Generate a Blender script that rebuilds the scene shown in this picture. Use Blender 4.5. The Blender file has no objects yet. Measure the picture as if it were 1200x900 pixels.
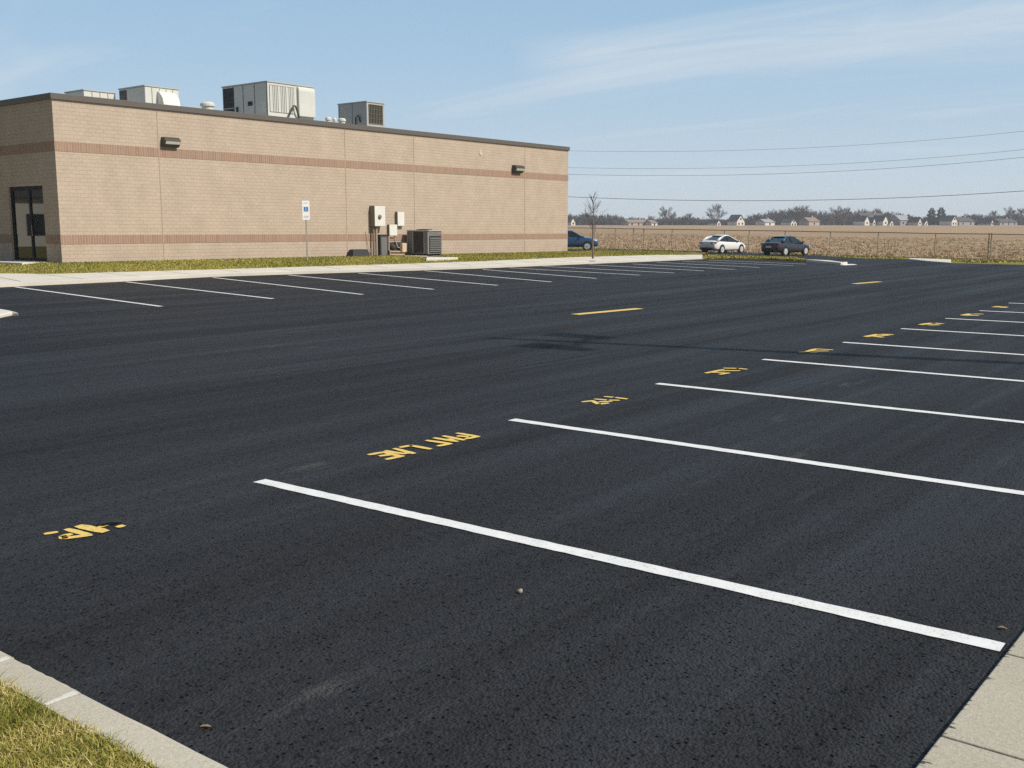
import bpy, bmesh, math, random
from mathutils import Vector, Matrix
import numpy as np

R = random.Random(7)
scene = bpy.context.scene
COL = scene.collection
rad = math.radians

# ------------------------------------------------------------------ camera model (used to turn measurements into metres)
F = 1210.0
YH = 265.0
EYE = 1.77
PITCH = math.atan((450 - YH) / F)
YAW = math.atan(975 / math.hypot(F, 450 - YH))
SN, CS = math.sin(YAW), math.cos(YAW)

def ray(px, py):
    r = (px - 600) / F; u = (450 - py) / F
    f = math.cos(PITCH) + u * math.sin(PITCH)
    z = -math.sin(PITCH) + u * math.cos(PITCH)
    return Vector((-f * SN + r * CS, f * CS + r * SN, z))
def P(px, py, z=0.0):
    d = ray(px, py); t = (z - EYE) / d.z
    return Vector((d.x * t, d.y * t, z))
def PX(px, py, X):
    d = ray(px, py); t = X / d.x
    return Vector((X, d.y * t, EYE + d.z * t))
def PY(px, py, Y):
    d = ray(px, py); t = Y / d.y
    return Vector((d.x * t, Y, EYE + d.z * t))
def PD(px, py, D):
    d = ray(px, py); t = D / (-d.x * SN + d.y * CS)
    return Vector((d.x * t, d.y * t, EYE + d.z * t))
def fwd(x, y): return -x * SN + y * CS
def side(x, y): return x * CS + y * SN

SUN_DIR = Vector((0.967, 0.253, 0)); SUN_EL = rad(44)

# ------------------------------------------------------------------ materials
class NT:
    def __init__(s, name):
        s.m = bpy.data.materials.new(name); s.m.use_nodes = True
        s.t = s.m.node_tree; s.t.nodes.clear()
        s.out = s.t.nodes.new('ShaderNodeOutputMaterial')
        s.b = s.add('ShaderNodeBsdfPrincipled'); s.link(s.b, 0, s.out, 0)
        s.tc = s.t.nodes.new('ShaderNodeTexCoord')
    def add(s, typ, ins=None, **kw):
        n = s.t.nodes.new(typ)
        for k, v in kw.items(): setattr(n, k, v)
        for k, v in (ins or {}).items(): s.set(n, k, v)
        return n
    def set(s, n, k, v):
        if isinstance(v, tuple) and len(v) == 2 and hasattr(v[0], 'outputs'):
            s.t.links.new(v[0].outputs[v[1]], n.inputs[k])
        elif hasattr(v, 'outputs'):
            s.t.links.new(v.outputs[0], n.inputs[k])
        else:
            if isinstance(v, tuple) and len(v) == 3 and n.inputs[k].type == 'RGBA': v = v + (1,)
            n.inputs[k].default_value = v
    def link(s, a, i, b, j): s.t.links.new(a.outputs[i], b.inputs[j])
    def mapping(s, scale=(1, 1, 1), coord='Object', rot=(0, 0, 0)):
        return s.add('ShaderNodeMapping', {'Vector': (s.tc, coord), 'Scale': scale, 'Rotation': rot})
    def noise(s, scale, detail=3, rough=.5, vec=None, dist=0):
        return s.add('ShaderNodeTexNoise', {'Vector': vec or (s.tc, 'Object'), 'Scale': scale, 'Detail': detail, 'Roughness': rough, 'Distortion': dist})
    def ramp(s, fac, stops):
        n = s.add('ShaderNodeValToRGB', {'Fac': fac})
        e = n.color_ramp.elements
        while len(e) < len(stops): e.new(.5)
        for i, (p, c) in enumerate(stops):
            e[i].position = p; e[i].color = (c + (1,)) if isinstance(c, tuple) else (c, c, c, 1)
        return n
    def mix(s, fac, a, b, mode='MIX'):
        n = s.t.nodes.new('ShaderNodeMixRGB'); n.blend_type = mode
        s.set(n, 'Fac', fac); s.set(n, 'Color1', a); s.set(n, 'Color2', b)
        return n
    def math(s, op, a, b=0.0, c=0.0):
        n = s.t.nodes.new('ShaderNodeMath'); n.operation = op
        s.set(n, 0, a); s.set(n, 1, b); s.set(n, 2, c)
        return n
    def bump(s, height, strength=.5, dist=.01):
        n = s.add('ShaderNodeBump', {'Height': height, 'Strength': strength, 'Distance': dist})
        s.set(s.b, 'Normal', n)
        return n
    def fin(s, color=None, rough=None, **kw):
        if color is not None: s.set(s.b, 'Base Color', color)
        if rough is not None: s.set(s.b, 'Roughness', rough)
        for k, v in kw.items(): s.set(s.b, k.replace('_', ' '), v)
        return s.m

def plain(name, col, rough=.6, var=.12, scale=8, metal=0.0, spec=.5, bump=0):
    n = NT(name)
    nz = n.noise(scale, 4, .6)
    c = n.mix(nz, tuple(x * (1 - var) for x in col), tuple(min(1, x * (1 + var)) for x in col))
    if bump: n.bump(nz, .4, bump)
    return n.fin(c, rough, Metallic=metal, Specular_IOR_Level=spec)

def mat_asphalt():
    n = NT('asphalt')
    mott = n.noise(.16, 4, .55)
    streak = n.noise(1.0, 3, .6, n.mapping((1.3, .05, 1)))
    streak2 = n.noise(5.0, 2, .6, n.mapping((1.1, .03, 1)))
    grain = n.noise(85, 3, .65)
    vor = n.add('ShaderNodeTexVoronoi', {'Vector': (n.tc, 'Object'), 'Scale': 68.0})
    agg = n.add('ShaderNodeTexVoronoi', {'Vector': (n.tc, 'Object'), 'Scale': 38.0})
    base = n.ramp(mott, [(.3, (.0188, .0182, .0193)), (.7, (.0248, .0242, .0258))])
    base = n.mix(n.ramp(streak, [(.36, 0.0), (.68, .5)]), base, (.0335, .0332, .0365))
    base = n.mix(n.ramp(streak2, [(.56, 0.0), (.74, .32)]), base, (.044, .0442, .048))
    stone = n.ramp((agg, 'Color'), [(.0, .66), (1.0, 1.38)])
    base = n.mix(.8, base, stone, 'MULTIPLY')
    gr = n.ramp(grain, [(.3, .58), (.7, 1.38)])
    base = n.mix(.8, base, gr, 'MULTIPLY')
    # open pits between the stones
    pitn = n.noise(26, 3, .7)
    pv = n.add('ShaderNodeTexVoronoi', {'Vector': (n.tc, 'Object'), 'Scale': 36.0})
    p1 = n.math('MULTIPLY', n.ramp((pv, 'Color'), [(.60, 0.0), (.70, 1.0)]), n.ramp((pv, 'Distance'), [(.16, 1.0), (.34, 0.0)]))
    pit = n.math('MAXIMUM', n.math('MULTIPLY', n.ramp(pitn, [(.60, 0.0), (.66, 1.0)]), .5), n.math('MULTIPLY', p1, .85))
    base = n.mix(pit, base, (.0035, .0035, .004))
    # sparse pale chips of stone
    chip = n.add('ShaderNodeTexVoronoi', {'Vector': (n.tc, 'Object'), 'Scale': 16.0})
    csel = n.ramp((chip, 'Color'), [(.90, 0.0), (.93, 1.0)])
    cdst = n.ramp((chip, 'Distance'), [(.05, 1.0), (.085, 0.0)])
    base = n.mix(n.math('MULTIPLY', n.math('MULTIPLY', csel, cdst), .6), base, (.14, .135, .125))
    # dusty scuffs
    sc = n.noise(3.2, 5, .65, n.mapping((1, .22, 1), rot=(0, 0, rad(-35))))
    scb = n.noise(.33, 2, .5)
    scuff = n.math('MULTIPLY', n.ramp(sc, [(.61, 0.0), (.72, .6)]), n.ramp(scb, [(.47, 0.0), (.6, 1.0)]))
    base = n.mix(scuff, base, (.09, .086, .08))
    # paving joints along the lot
    sep = n.add('ShaderNodeSeparateXYZ', {'Vector': (n.tc, 'Object')})
    wob = n.math('MULTIPLY', n.math('SUBTRACT', n.noise(.5, 2, .5), .5), .22)
    xx = n.math('ADD', sep, wob)
    for x0, w, k, col in ((-16.2, .045, .75, (.006, .006, .007)), (-12.15, .03, .35, (.007, .007, .008)), (-8.05, .05, .30, (.008, .008, .009)),
                          (-21.5, .06, .4, (.007, .007, .008)), (-14.2, .10, .28, (.036, .037, .040)), (-18.6, .12, .22, (.036, .036, .037))):
        d = n.math('ABSOLUTE', n.math('SUBTRACT', xx, x0))
        mk = n.math('MULTIPLY', n.ramp(n.math('DIVIDE', d, w * 2), [(.35, 1.0), (.6, 0.0)]), k)
        base = n.mix(mk, base, col)
    h = n.math('ADD', n.math('MULTIPLY', (vor, 'Distance'), -1.0), n.math('MULTIPLY', grain, .9))
    h = n.math('SUBTRACT', h, n.math('MULTIPLY', pit, 1.2))
    n.bump(h, .9, .011)
    sheen = n.add('ShaderNodeMapRange', {'Value': n.math('ADD', n.math('MULTIPLY', streak, .6), n.math('MULTIPLY', streak2, .4)), 'From Min': .36, 'From Max': .64, 'To Min': .09, 'To Max': .20})
    n.set(n.b, 'Specular IOR Level', n.math('MULTIPLY', sheen, n.math('SUBTRACT', 1.0, pit)))
    return n.fin(base, n.ramp(streak, [(.35, .72), (.65, .6)]))

def mat_paint(name, col, col2):
    n = NT(name)
    g = n.noise(75, 3, .75); w = n.noise(7, 5, .7)
    c = n.mix(n.ramp(w, [(.3, 0.0), (.75, 1.0)]), col, col2)
    wear = n.math('MULTIPLY', n.ramp(g, [(.56, 0.0), (.66, 1.0)]), n.ramp(w, [(.40, .12), (.66, .8)]))
    c = n.mix(wear, c, (.05, .05, .055))
    n.bump(g, .5, .004)
    return n.fin(c, .7)

def mat_concrete(name, a, b, tar=None, grain=60):
    n = NT(name)
    big = n.noise(.7, 5, .6); fine = n.noise(grain, 4, .7); pits = n.noise(grain * 1.7, 2, .5)
    c = n.mix(n.ramp(big, [(.3, 0.0), (.7, 1.0)]), a, b)
    c = n.mix(.55, c, n.ramp(fine, [(.3, .72), (.7, 1.22)]), 'MULTIPLY')
    p = n.ramp(pits, [(.27, .65), (.36, 0.0)])
    c = n.mix(p, c, tuple(x * .42 for x in a))
    st = n.noise(2.2, 5, .7)
    c = n.mix(n.ramp(st, [(.62, 0.0), (.8, .28)]), c, tuple(x * .55 for x in a))
    if tar is not None:
        sep = n.add('ShaderNodeSeparateXYZ', {'Vector': (n.tc, 'Object')})
        rag = n.noise(22, 5, .85, n.mapping((.18, 1, 1)))
        lim = n.math('ADD', tar, n.math('MULTIPLY', n.ramp(rag, [(.54, 0.0), (.85, 1.0)]), .10))
        k = n.math('LESS_THAN', sep, lim)
        c = n.mix(n.math('MULTIPLY', k, .9), c, (.03, .03, .032))
    n.bump(n.math('ADD', fine, pits), .35, .006)
    return n.fin(c, .85, Specular_IOR_Level=.25)

def mat_block():
    n = NT('split_face_block')
    br = n.add('ShaderNodeTexBrick', {'Vector': (n.tc, 'UV'), 'Color1': (.49, .402, .320), 'Color2': (.467, .380, .300), 'Mortar': (.425, .343, .266),
        'Scale': 1.0, 'Mortar Size': .010, 'Mortar Smooth': .4, 'Bias': 0.0, 'Brick Width': .30, 'Row Height': .142})
    v = n.noise(1.1, 5, .65); f = n.noise(28, 4, .7)
    c = n.mix(.6, br, n.ramp(v, [(.3, .86), (.7, 1.13)]), 'MULTIPLY')
    c = n.mix(.6, c, n.ramp(f, [(.3, .78), (.7, 1.2)]), 'MULTIPLY')
    h = n.math('SUBTRACT', n.math('MULTIPLY', f, .55), (br, 'Fac'))
    n.bump(h, .5, .014)
    return n.fin(c, .9, Specular_IOR_Level=.2)

def mat_band():
    n = NT('soldier_course_brick')
    br = n.add('ShaderNodeTexBrick', {'Vector': (n.tc, 'UV'), 'Color1': (.355, .235, .172), 'Color2': (.305, .195, .14), 'Mortar': (.44, .34, .27),
        'Scale': 1.0, 'Mortar Size': .012, 'Mortar Smooth': .2, 'Bias': 0.0, 'Brick Width': .108, 'Row Height': 3.0}, offset=0.0)
    f = n.noise(22, 4, .7)
    c = n.mix(.6, br, n.ramp(f, [(.3, .75), (.7, 1.2)]), 'MULTIPLY')
    n.bump(n.math('SUBTRACT', n.math('MULTIPLY', f, .5), (br, 'Fac')), .6, .012)
    return n.fin(c, .9, Specular_IOR_Level=.2)

def mat_tone(name, stops, rough=.8, transl=0.0, attr='tone'):
    n = NT(name)
    a = n.add('ShaderNodeAttribute', attribute_name=attr)
    c = n.ramp((a, 'Fac'), stops)
    return n.fin(c, rough, Specular_IOR_Level=.2)

def mat_grassground(name='lawn_soil'):
    n = NT(name)
    a = n.noise(.5, 5, .6); b = n.noise(7, 5, .7); c3 = n.noise(30, 4, .7)
    c = n.mix(n.ramp(a, [(.3, 0.0), (.7, 1.0)]), (.19, .165, .036), (.28, .225, .062))
    c = n.mix(n.ramp(b, [(.45, 0.0), (.75, .8)]), c, (.38, .30, .125))
    c = n.mix(.7, c, n.ramp(c3, [(.3, .6), (.7, 1.3)]), 'MULTIPLY')
    n.bump(n.math('ADD', b, c3), .8, .05)
    return n.fin(c, .95, Specular_IOR_Level=.1)

def mat_field():
    n = NT('harvested_field')
    a = n.noise(.035, 4, .6, n.mapping((1, 1, 1), rot=(0, 0, 0)))
    rows = n.noise(1.0, 3, .6, n.mapping((.03, .5, 1), rot=(0, 0, rad(-21))))
    m = n.noise(1.3, 5, .75)
    c = n.mix(n.ramp(a, [(.35, 0.0), (.65, 1.0)]), (.40, .283, .168), (.47, .34, .207))
    c = n.mix(n.ramp(rows, [(.42, 0.0), (.62, .6)]), c, (.22, .145, .085))
    c = n.mix(n.ramp(m, [(.5, 0.0), (.68, .75)]), c, (.22, .15, .095))
    n.bump(m, .8, .2)
    return n.fin(c, .95, Specular_IOR_Level=.1)

M = {}
M['asphalt'] = mat_asphalt()
M['white_paint'] = mat_paint('white_road_paint', (.80, .80, .78), (.68, .68, .66))
M['yellow_paint'] = mat_paint('yellow_road_paint', (.80, .54, .10), (.74, .53, .17))
M['concrete'] = mat_concrete('pale_concrete', (.60, .56, .485), (.68, .645, .565))
M['walk'] = mat_concrete('tan_concrete', (.40, .36, .285), (.465, .425, .34), tar=-0.93)
M['kerb'] = mat_concrete('weathered_kerb_concrete', (.45, .41, .325), (.53, .485, .395), grain=75)
M['mortar'] = mat_concrete('pale_patch_mortar', (.62, .60, .54), (.70, .68, .61))
M['joint'] = plain('dark_joint', (.075, .062, .05), .9)
M['block'] = mat_block(); M['band'] = mat_band()
M['seal'] = plain('joint_sealant', (.39, .31, .24), .8)
M['coping'] = plain('dark_bronze_coping', (.115, .104, .092), .55, spec=.4)
M['roof'] = plain('roof_membrane', (.35, .35, .34), .9, scale=1)
M['blackframe'] = plain('black_anodised_frame', (.006, .006, .007), .6, spec=.25)
M['galv'] = plain('galvanised_panel', (.42, .43, .41), .5, scale=2, spec=.4)
M['galv_light'] = plain('pale_unit_panel', (.62, .63, .585), .5, scale=1.5, spec=.4)
M['coil'] = plain('dark_coil', (.015, .015, .017), .6)
M['grille'] = plain('brown_grey_grille', (.13, .115, .08), .7)
M['bronze'] = plain('dark_bronze_housing', (.055, .045, .036), .45)
M['lens'] = plain('frosted_lens', (.66, .68, .60), .3, scale=3)
M['box_white'] = plain('pale_box_enamel', (.70, .69, .64), .5, scale=3)
M['box_shade'] = plain('shaded_box_enamel', (.20, .17, .14), .6)  # darker copy of the pale box enamel, with shade put into its colour
M['dkgrey'] = plain('dark_grey_enamel', (.045, .045, .045), .5)
M['midgrey'] = plain('mid_grey_enamel', (.16, .16, .155), .5)
M['black'] = plain('black_plastic', (.010, .010, .011), .6)
M['pipe'] = plain('tan_painted_pipe', (.40, .30, .21), .6)
M['tanbox'] = plain('tan_painted_box', (.60, .48, .33), .6)
M['ventpaint'] = plain('wall_coloured_vent', (.56, .46, .36), .8)
M['post'] = plain('galvanised_post', (.34, .33, .30), .5, metal=.3)
M['fence'] = plain('weathered_fence_steel', (.40, .33, .25), .65, metal=.0)
M['fencerail'] = plain('weathered_top_rail', (.19, .145, .11), .7)
M['sign_white'] = plain('white_sign_face', (.80, .80, .79), .45, var=.03)
M['sign_blue'] = plain('blue_sign_ink', (.02, .16, .42), .45, var=.05)
M['sign_grey'] = plain('grey_sign_ink', (.42, .47, .50), .5)
M['red'] = plain('faded_red_badge', (.34, .13, .09), .5)
M['wire'] = plain('aged_cable', (.22, .23, .25), .7)
M['bark'] = plain('grey_brown_bark', (.17, .125, .10), .9, scale=20)
M['twig'] = plain('bare_twigs', (.13, .105, .10), .9)
M['twigmass'] = mat_tone('bare_wood', [(0, (.065, .052, .053)), (.6, (.105, .085, .083)), (1, (.155, .125, .11))], .95)
M['evergreen'] = mat_tone('evergreen_needles', [(0, (.022, .035, .024)), (1, (.05, .068, .042))], .9)
M['house_white'] = plain('white_siding', (.78, .75, .70), .7, var=.06)
M['house_tan'] = plain('tan_siding', (.50, .40, .33), .7)
M['house_grey'] = plain('grey_siding', (.34, .34, .35), .7)
M['shingle'] = plain('dark_shingles', (.09, .085, .088), .9)
M['shingle_tan'] = plain('brown_shingles', (.27, .20, .17), .9)
M['win'] = plain('dark_window_pane', (.02, .022, .026), .12)
M['lawn'] = mat_grassground()
M['field'] = mat_field()
M['grass'] = mat_tone('grass_blades', [(0, (.095, .12, .02)), (.35, (.215, .225, .036)), (.62, (.36, .325, .075)), (.85, (.53, .43, .16)), (1, (.64, .52, .25))], .75)
M['stubble'] = mat_tone('corn_stubble', [(0, (.26, .18, .115)), (.5, (.44, .33, .21)), (1, (.66, .52, .35))], .9)
M['tyre'] = plain('tyre_rubber', (.012, .012, .012), .85)
M['rim'] = plain('bright_alloy', (.72, .72, .70), .35, metal=.35)
M['stone'] = plain('pale_pebble', (.32, .27, .22), .8, scale=60)
M['deadleaf'] = plain('dry_leaf', (.24, .175, .11), .8, scale=50)
M['darkleaf'] = plain('dark_wet_leaf', (.022, .018, .012), .6, scale=50)
def mat_paintcar(name, col, metal=.0):
    n = NT(name)
    f = n.noise(2, 2, .5)
    c = n.mix(f, tuple(x * .95 for x in col), col)
    return n.fin(c, .28, Metallic=metal, Coat_Weight=.8, Coat_Roughness=.06)
M['car_white'] = mat_paintcar('pearl_white_paint', (.80, .80, .78))
M['car_navy'] = mat_paintcar('dark_slate_blue_paint', (.028, .036, .055), .3)
M['car_blue'] = mat_paintcar('mid_blue_paint', (.030, .085, .21), .2)
M['taillight'] = plain('red_lamp_lens', (.30, .012, .012), .2)
M['headlight'] = plain('clear_lamp_lens', (.6, .62, .64), .15)
n = NT('car_glass'); M['carglass'] = n.fin((.012, .018, .024), .04, Specular_IOR_Level=.9)
n = NT('storefront_glass')
M['shopglass'] = n.fin((.010, .013, .013), .02, Specular_IOR_Level=.55)

# ------------------------------------------------------------------ mesh helpers
class MB:
    def __init__(s): s.v = []; s.f = []; s.uv = {}
    def quad(s, pts, uvs=None):
        i = len(s.v); s.v += [tuple(p) for p in pts]; s.f.append(tuple(range(i, i + len(pts))))
        if uvs: s.uv[len(s.f) - 1] = uvs
        return s
    def box(s, lo, hi, mat=None):
        x0, y0, z0 = lo; x1, y1, z1 = hi
        c = [(x0, y0, z0), (x1, y0, z0), (x1, y1, z0), (x0, y1, z0), (x0, y0, z1), (x1, y0, z1), (x1, y1, z1), (x0, y1, z1)]
        return s.hexa([mat @ Vector(p) for p in c] if mat else c)
    def hexa(s, c):
        i = len(s.v); s.v += [tuple(p) for p in c]
        for q in ((3, 2, 1, 0), (4, 5, 6, 7), (0, 1, 5, 4), (1, 2, 6, 5), (2, 3, 7, 6), (3, 0, 4, 7)): s.f.append(tuple(i + k for k in q))
        return s
    def prism(s, pts, z0, z1):
        """polygon (ccw) extruded; z may be numbers or lists"""
        n = len(pts); i = len(s.v)
        zz0 = z0 if isinstance(z0, (list, tuple)) else [z0] * n
        zz1 = z1 if isinstance(z1, (list, tuple)) else [z1] * n
        s.v += [(p[0], p[1], zz0[k]) for k, p in enumerate(pts)] + [(p[0], p[1], zz1[k]) for k, p in enumerate(pts)]
        s.f.append(tuple(i + n + k for k in range(n))); s.f.append(tuple(i + n - 1 - k for k in range(n)))
        for k in range(n):
            j = (k + 1) % n; s.f.append((i + k, i + j, i + n + j, i + n + k))
        return s
    def tube(s, pts, radii, n=8, cap=True):
        pts = [Vector(p) for p in pts]
        if not isinstance(radii, (list, tuple)): radii = [radii] * len(pts)
        i0 = len(s.v); ref = None
        for k, p in enumerate(pts):
            a = pts[max(0, k - 1)]; b = pts[min(len(pts) - 1, k + 1)]
            d = (b - a).normalized()
            if ref is None or abs(ref.dot(d)) > .95:
                ref = Vector((0, 0, 1)) if abs(d.z) < .9 else Vector((1, 0, 0))
            u = d.cross(ref).normalized(); w = u.cross(d)
            for j in range(n):
                t = 2 * math.pi * j / n
                s.v.append(tuple(p + (u * math.cos(t) + w * math.sin(t)) * radii[k]))
        for k in range(len(pts) - 1):
            for j in range(n):
                a = i0 + k * n + j; b = i0 + k * n + (j + 1) % n
                s.f.append((a, b, b + n, a + n))
        if cap:
            s.f.append(tuple(i0 + j for j in range(n))[::-1]); s.f.append(tuple(i0 + (len(pts) - 1) * n + j for j in range(n)))
        return s
    def lathe(s, prof, center, axis='z', n=20):
        i0 = len(s.v)
        for r, h in prof:
            for j in range(n):
                t = 2 * math.pi * j / n; a, b = r * math.cos(t), r * math.sin(t)
                p = {'z': (a, b, h), 'y': (a, h, b), 'x': (h, a, b)}[axis]
                s.v.append(tuple(Vector(center) + Vector(p)))
        for k in range(len(prof) - 1):
            for j in range(n):
                a = i0 + k * n + j; b = i0 + k * n + (j + 1) % n
                s.f.append((a, b, b + n, a + n))
        s.f.append(tuple(i0 + j for j in range(n))[::-1]); s.f.append(tuple(i0 + (len(prof) - 1) * n + j for j in range(n)))
        return s
    def build(s, name, mat, parent=None, smooth=False, bevel=0, subsurf=0, loc=None, rz=0, fix=True):
        me = bpy.data.meshes.new(name); me.from_pydata(s.v, [], s.f)
        if s.uv:
            l = me.uv_layers.new(name='UVMap')
            for pi, p in enumerate(me.polygons):
                if pi in s.uv:
                    for k, li in enumerate(p.loop_indices): l.data[li].uv = s.uv[pi][k]
        if fix and len(s.f) < 20000:
            bm = bmesh.new(); bm.from_mesh(me)
            bmesh.ops.remove_doubles(bm, verts=bm.verts, dist=1e-5)
            bmesh.ops.recalc_face_normals(bm, faces=bm.faces); bm.to_mesh(me); bm.free()
        me.materials.append(M[mat] if isinstance(mat, str) else mat)
        if smooth:
            for p in me.polygons: p.use_smooth = True
        me.update()
        o = bpy.data.objects.new(name, me); COL.objects.link(o)
        if parent: o.parent = parent
        if loc is not None: o.location = loc
        o.rotation_euler.z = rz
        if bevel:
            b = o.modifiers.new('bevel', 'BEVEL'); b.width = bevel; b.segments = 2; b.limit_method = 'ANGLE'
        if subsurf:
            q = o.modifiers.new('subd', 'SUBSURF'); q.levels = q.render_levels = subsurf
        return o

def tag(o, label=None, cat=None, group=None, kind=None):
    if label: o['label'] = label
    if cat: o['category'] = cat
    if group: o['group'] = group
    if kind: o['kind'] = kind
    return o
def thing(name, label, cat, loc=(0, 0, 0), rz=0, group=None):
    o = bpy.data.objects.new(name, None); COL.objects.link(o)
    o.location = loc; o.rotation_euler.z = rz; o.empty_display_size = .2
    return tag(o, label, cat, group)
def copy_tree(o, parent=None):
    c = o.copy(); COL.objects.link(c)
    c.parent = parent
    for ch in list(o.children): copy_tree(ch, c)
    return c

def np_mesh(name, verts, faces_per, mat, tone=None, nv=3, parent=None):
    """fast mesh from arrays: verts (N*nv,3), consecutive nv verts make a face"""
    me = bpy.data.meshes.new(name); n = len(verts)
    me.vertices.add(n); me.vertices.foreach_set('co', np.asarray(verts, dtype=np.float32).ravel())
    nf = n // nv
    me.loops.add(n); me.loops.foreach_set('vertex_index', np.arange(n, dtype=np.int32))
    me.polygons.add(nf); me.polygons.foreach_set('loop_start', np.arange(0, n, nv, dtype=np.int32))
    me.polygons.foreach_set('loop_total', np.full(nf, nv, dtype=np.int32))
    if tone is not None:
        a = me.attributes.new('tone', 'FLOAT', 'POINT'); a.data.foreach_set('value', np.repeat(np.asarray(tone, dtype=np.float32), nv))
    me.update(calc_edges=True); me.validate()
    me.materials.append(M[mat])
    o = bpy.data.objects.new(name, me); COL.objects.link(o)
    if parent: o.parent = parent
    return o

# ------------------------------------------------------------------ ground heights
def lerp(a, b, t): return a + (b - a) * t
def sstep(t): t = max(0, min(1, t)); return t * t * (3 - 2 * t)
FA = PD(740, 293, 92); FB = PD(1200, 306, 74)             # two points at the foot of the fence
FDIR = (FB - FA); 
def fence_D(s_):                                           # forward distance of the fence at a sideways offset
    sa, sb = side(FA.x, FA.y), side(FB.x, FB.y)
    return lerp(92, 74, (s_ - sa) / (sb - sa))
def fence_z(s_):
    sa, sb = side(FA.x, FA.y), side(FB.x, FB.y)
    return max(-.95, min(-.25, lerp(FA.z, FB.z, (s_ - sa) / (sb - sa))))
def G(x, y):
    D, s_ = fwd(x, y), side(x, y)
    if D < 50: return -.08
    zf = fence_z(s_); fd = max(76, fence_D(s_))
    if D < fd:
        return lerp(-.08, zf, sstep((D - 53) / (fd - 8 - 53)))
    return zf + (2.35 - zf) * min(1, (D - fd) / 560) if D < 650 + 1 else 2.35 - min(1.2, (D - 650) / 2500)
def W(D, s_): return (-D * SN + s_ * CS, D * CS + s_ * SN)

def sheet(name, Ds, Ss, zf, mat, kind='structure'):
    mb = MB()
    nS = len(Ss(Ds[0]))
    for D in Ds:
        for s_ in Ss(D):
            x, y = W(D, s_); mb.v.append((x, y, zf(x, y)))
    for i in range(len(Ds) - 1):
        for j in range(nS - 1):
            a = i * nS + j; mb.f.append((a, a + 1, a + nS + 1, a + nS))
    o = mb.build(name, mat, smooth=True); o['kind'] = kind
    return o
# one ground sheet to the horizon (soil and turf), then the field laid on it beyond the fence
gD = [-300, -120, -40, -10, 0, 10, 25, 40, 50, 53, 56, 59, 62, 65, 68, 71, 74, 77, 80, 84, 88, 92, 97, 105, 120, 150, 200, 300, 450, 600, 652, 800, 1100]
gS = [-1000, -700, -400, -200, -120, -80, -60] + list(range(-48, 60, 4)) + [66, 80, 110, 160, 260, 420, 700, 1000]
sheet('ground', gD, lambda D: gS, lambda x, y: G(x, y) - .02, 'lawn')
def Sf(D):
    return [-600, -260, -140] + list(range(-60, 64, 4)) + [90, 140, 260, 600]
# the field starts a little beyond the fence
mb = MB(); cols = Sf(0); offs = [1.2, 4, 8, 14, 22, 34, 50, 75, 110, 160, 230, 320, 430, 560]
for s_ in cols:
    for o_ in offs:
        D = fence_D(max(-70, min(70, s_))) + o_; x, y = W(D, s_); mb.v.append((x, y, G(x, y) + .05))
no = len(offs)
for i in range(len(cols) - 1):
    for j in range(no - 1):
        a = i * no + j; mb.f.append((a, a + no, a + no + 1, a + 1))
o = mb.build('field', 'field', smooth=True); o['kind'] = 'structure'

# ------------------------------------------------------------------ car park asphalt
front = [(-140, 344), (-80, 340.5), (0, 336.7), (72, 333.3), (143, 330), (247, 324.5), (333, 321.7), (400, 319.7), (553, 315), (690, 309.3), (760, 306.5), (823, 303.6)]
back = [(-140, 318), (-80, 319.5), (0, 320.2), (60, 321), (150, 318.5), (247, 315.8), (333, 313.3), (400, 311.3), (470, 309.2), (560, 306.3), (660, 301.8), (760, 298.9), (823, 298.4)]
isl_front = [(823, 303.6), (848, 303.0), (900, 304.4), (940, 306.6), (985, 310.3)]
Fr = [P(*q) for q in front]
far = [P(992, 309.4), P(975, 305.6), P(972, 303.4), P(1004, 303.0), P(1030, 303.2), P(1065, 303.8), P(1090, 306.3), P(1115, 308.2), P(1200, 310.3), P(1300, 312.5), P(1420, 316)]
pts = [Vector((-.9, -6, 0)), Vector((-.9, 3, 0)), Vector((-.9, 20, 0)), Vector((-.9, 44, 0))]
pts = [Vector((-60, -6, 0)), Vector((-.88, -6, 0)), Vector((-.88, 46, 0))] + far[::-1] + [P(985, 310.3)] + [P(*q) for q in isl_front[::-1][1:]] + Fr[::-1][1:] + [Vector((-45, 4, 0)), Vector((-60, 3, 0))]
mb = MB(); mb.quad(pts); 
o = mb.build('parking_lot', 'asphalt', fix=False)
bm = bmesh.new(); bm.from_mesh(o.data); bmesh.ops.triangulate(bm, faces=bm.faces, ngon_method='EAR_CLIP')
for f in bm.faces:
    if f.normal.z < 0: f.normal_flip()
bm.to_mesh(o.data); bm.free(); o['kind'] = 'structure'

# the drive that drops away behind the island, where the cars stand
cl = [(P(1042, 304.5), 3.2), (PD(1006, 301, 62), 3.6), (PD(960, 300.2, 72), 4.0), (PD(905, 300.2, 79), 4.4), (PD(848, 298.6, 82), 4.4), (PD(770, 294.5, 85), 4.2), (PD(680, 292.6, 87), 4.2), (PD(560, 291, 90), 4.2), (PD(400, 290, 95), 4.2)]
mb = MB()
for k, (c, hw) in enumerate(cl):
    a = cl[max(0, k - 1)][0]; b = cl[min(len(cl) - 1, k + 1)][0]
    t = (b - a); t.z = 0; t.normalize(); nrm = Vector((-t.y, t.x, 0))
    for sgn in (-1, -.5, 0, .5, 1):
        q = c + nrm * hw * sgn
        mb.v.append((q.x, q.y, max(G(q.x, q.y) + .03, -.02 if k == 0 else -9)))
for k in range(len(cl) - 1):
    for j in range(4):
        a = k * 5 + j; mb.f.append((a, a + 1, a + 6, a + 5))
o = mb.build('drive', 'asphalt', smooth=True); o['kind'] = 'structure'

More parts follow.
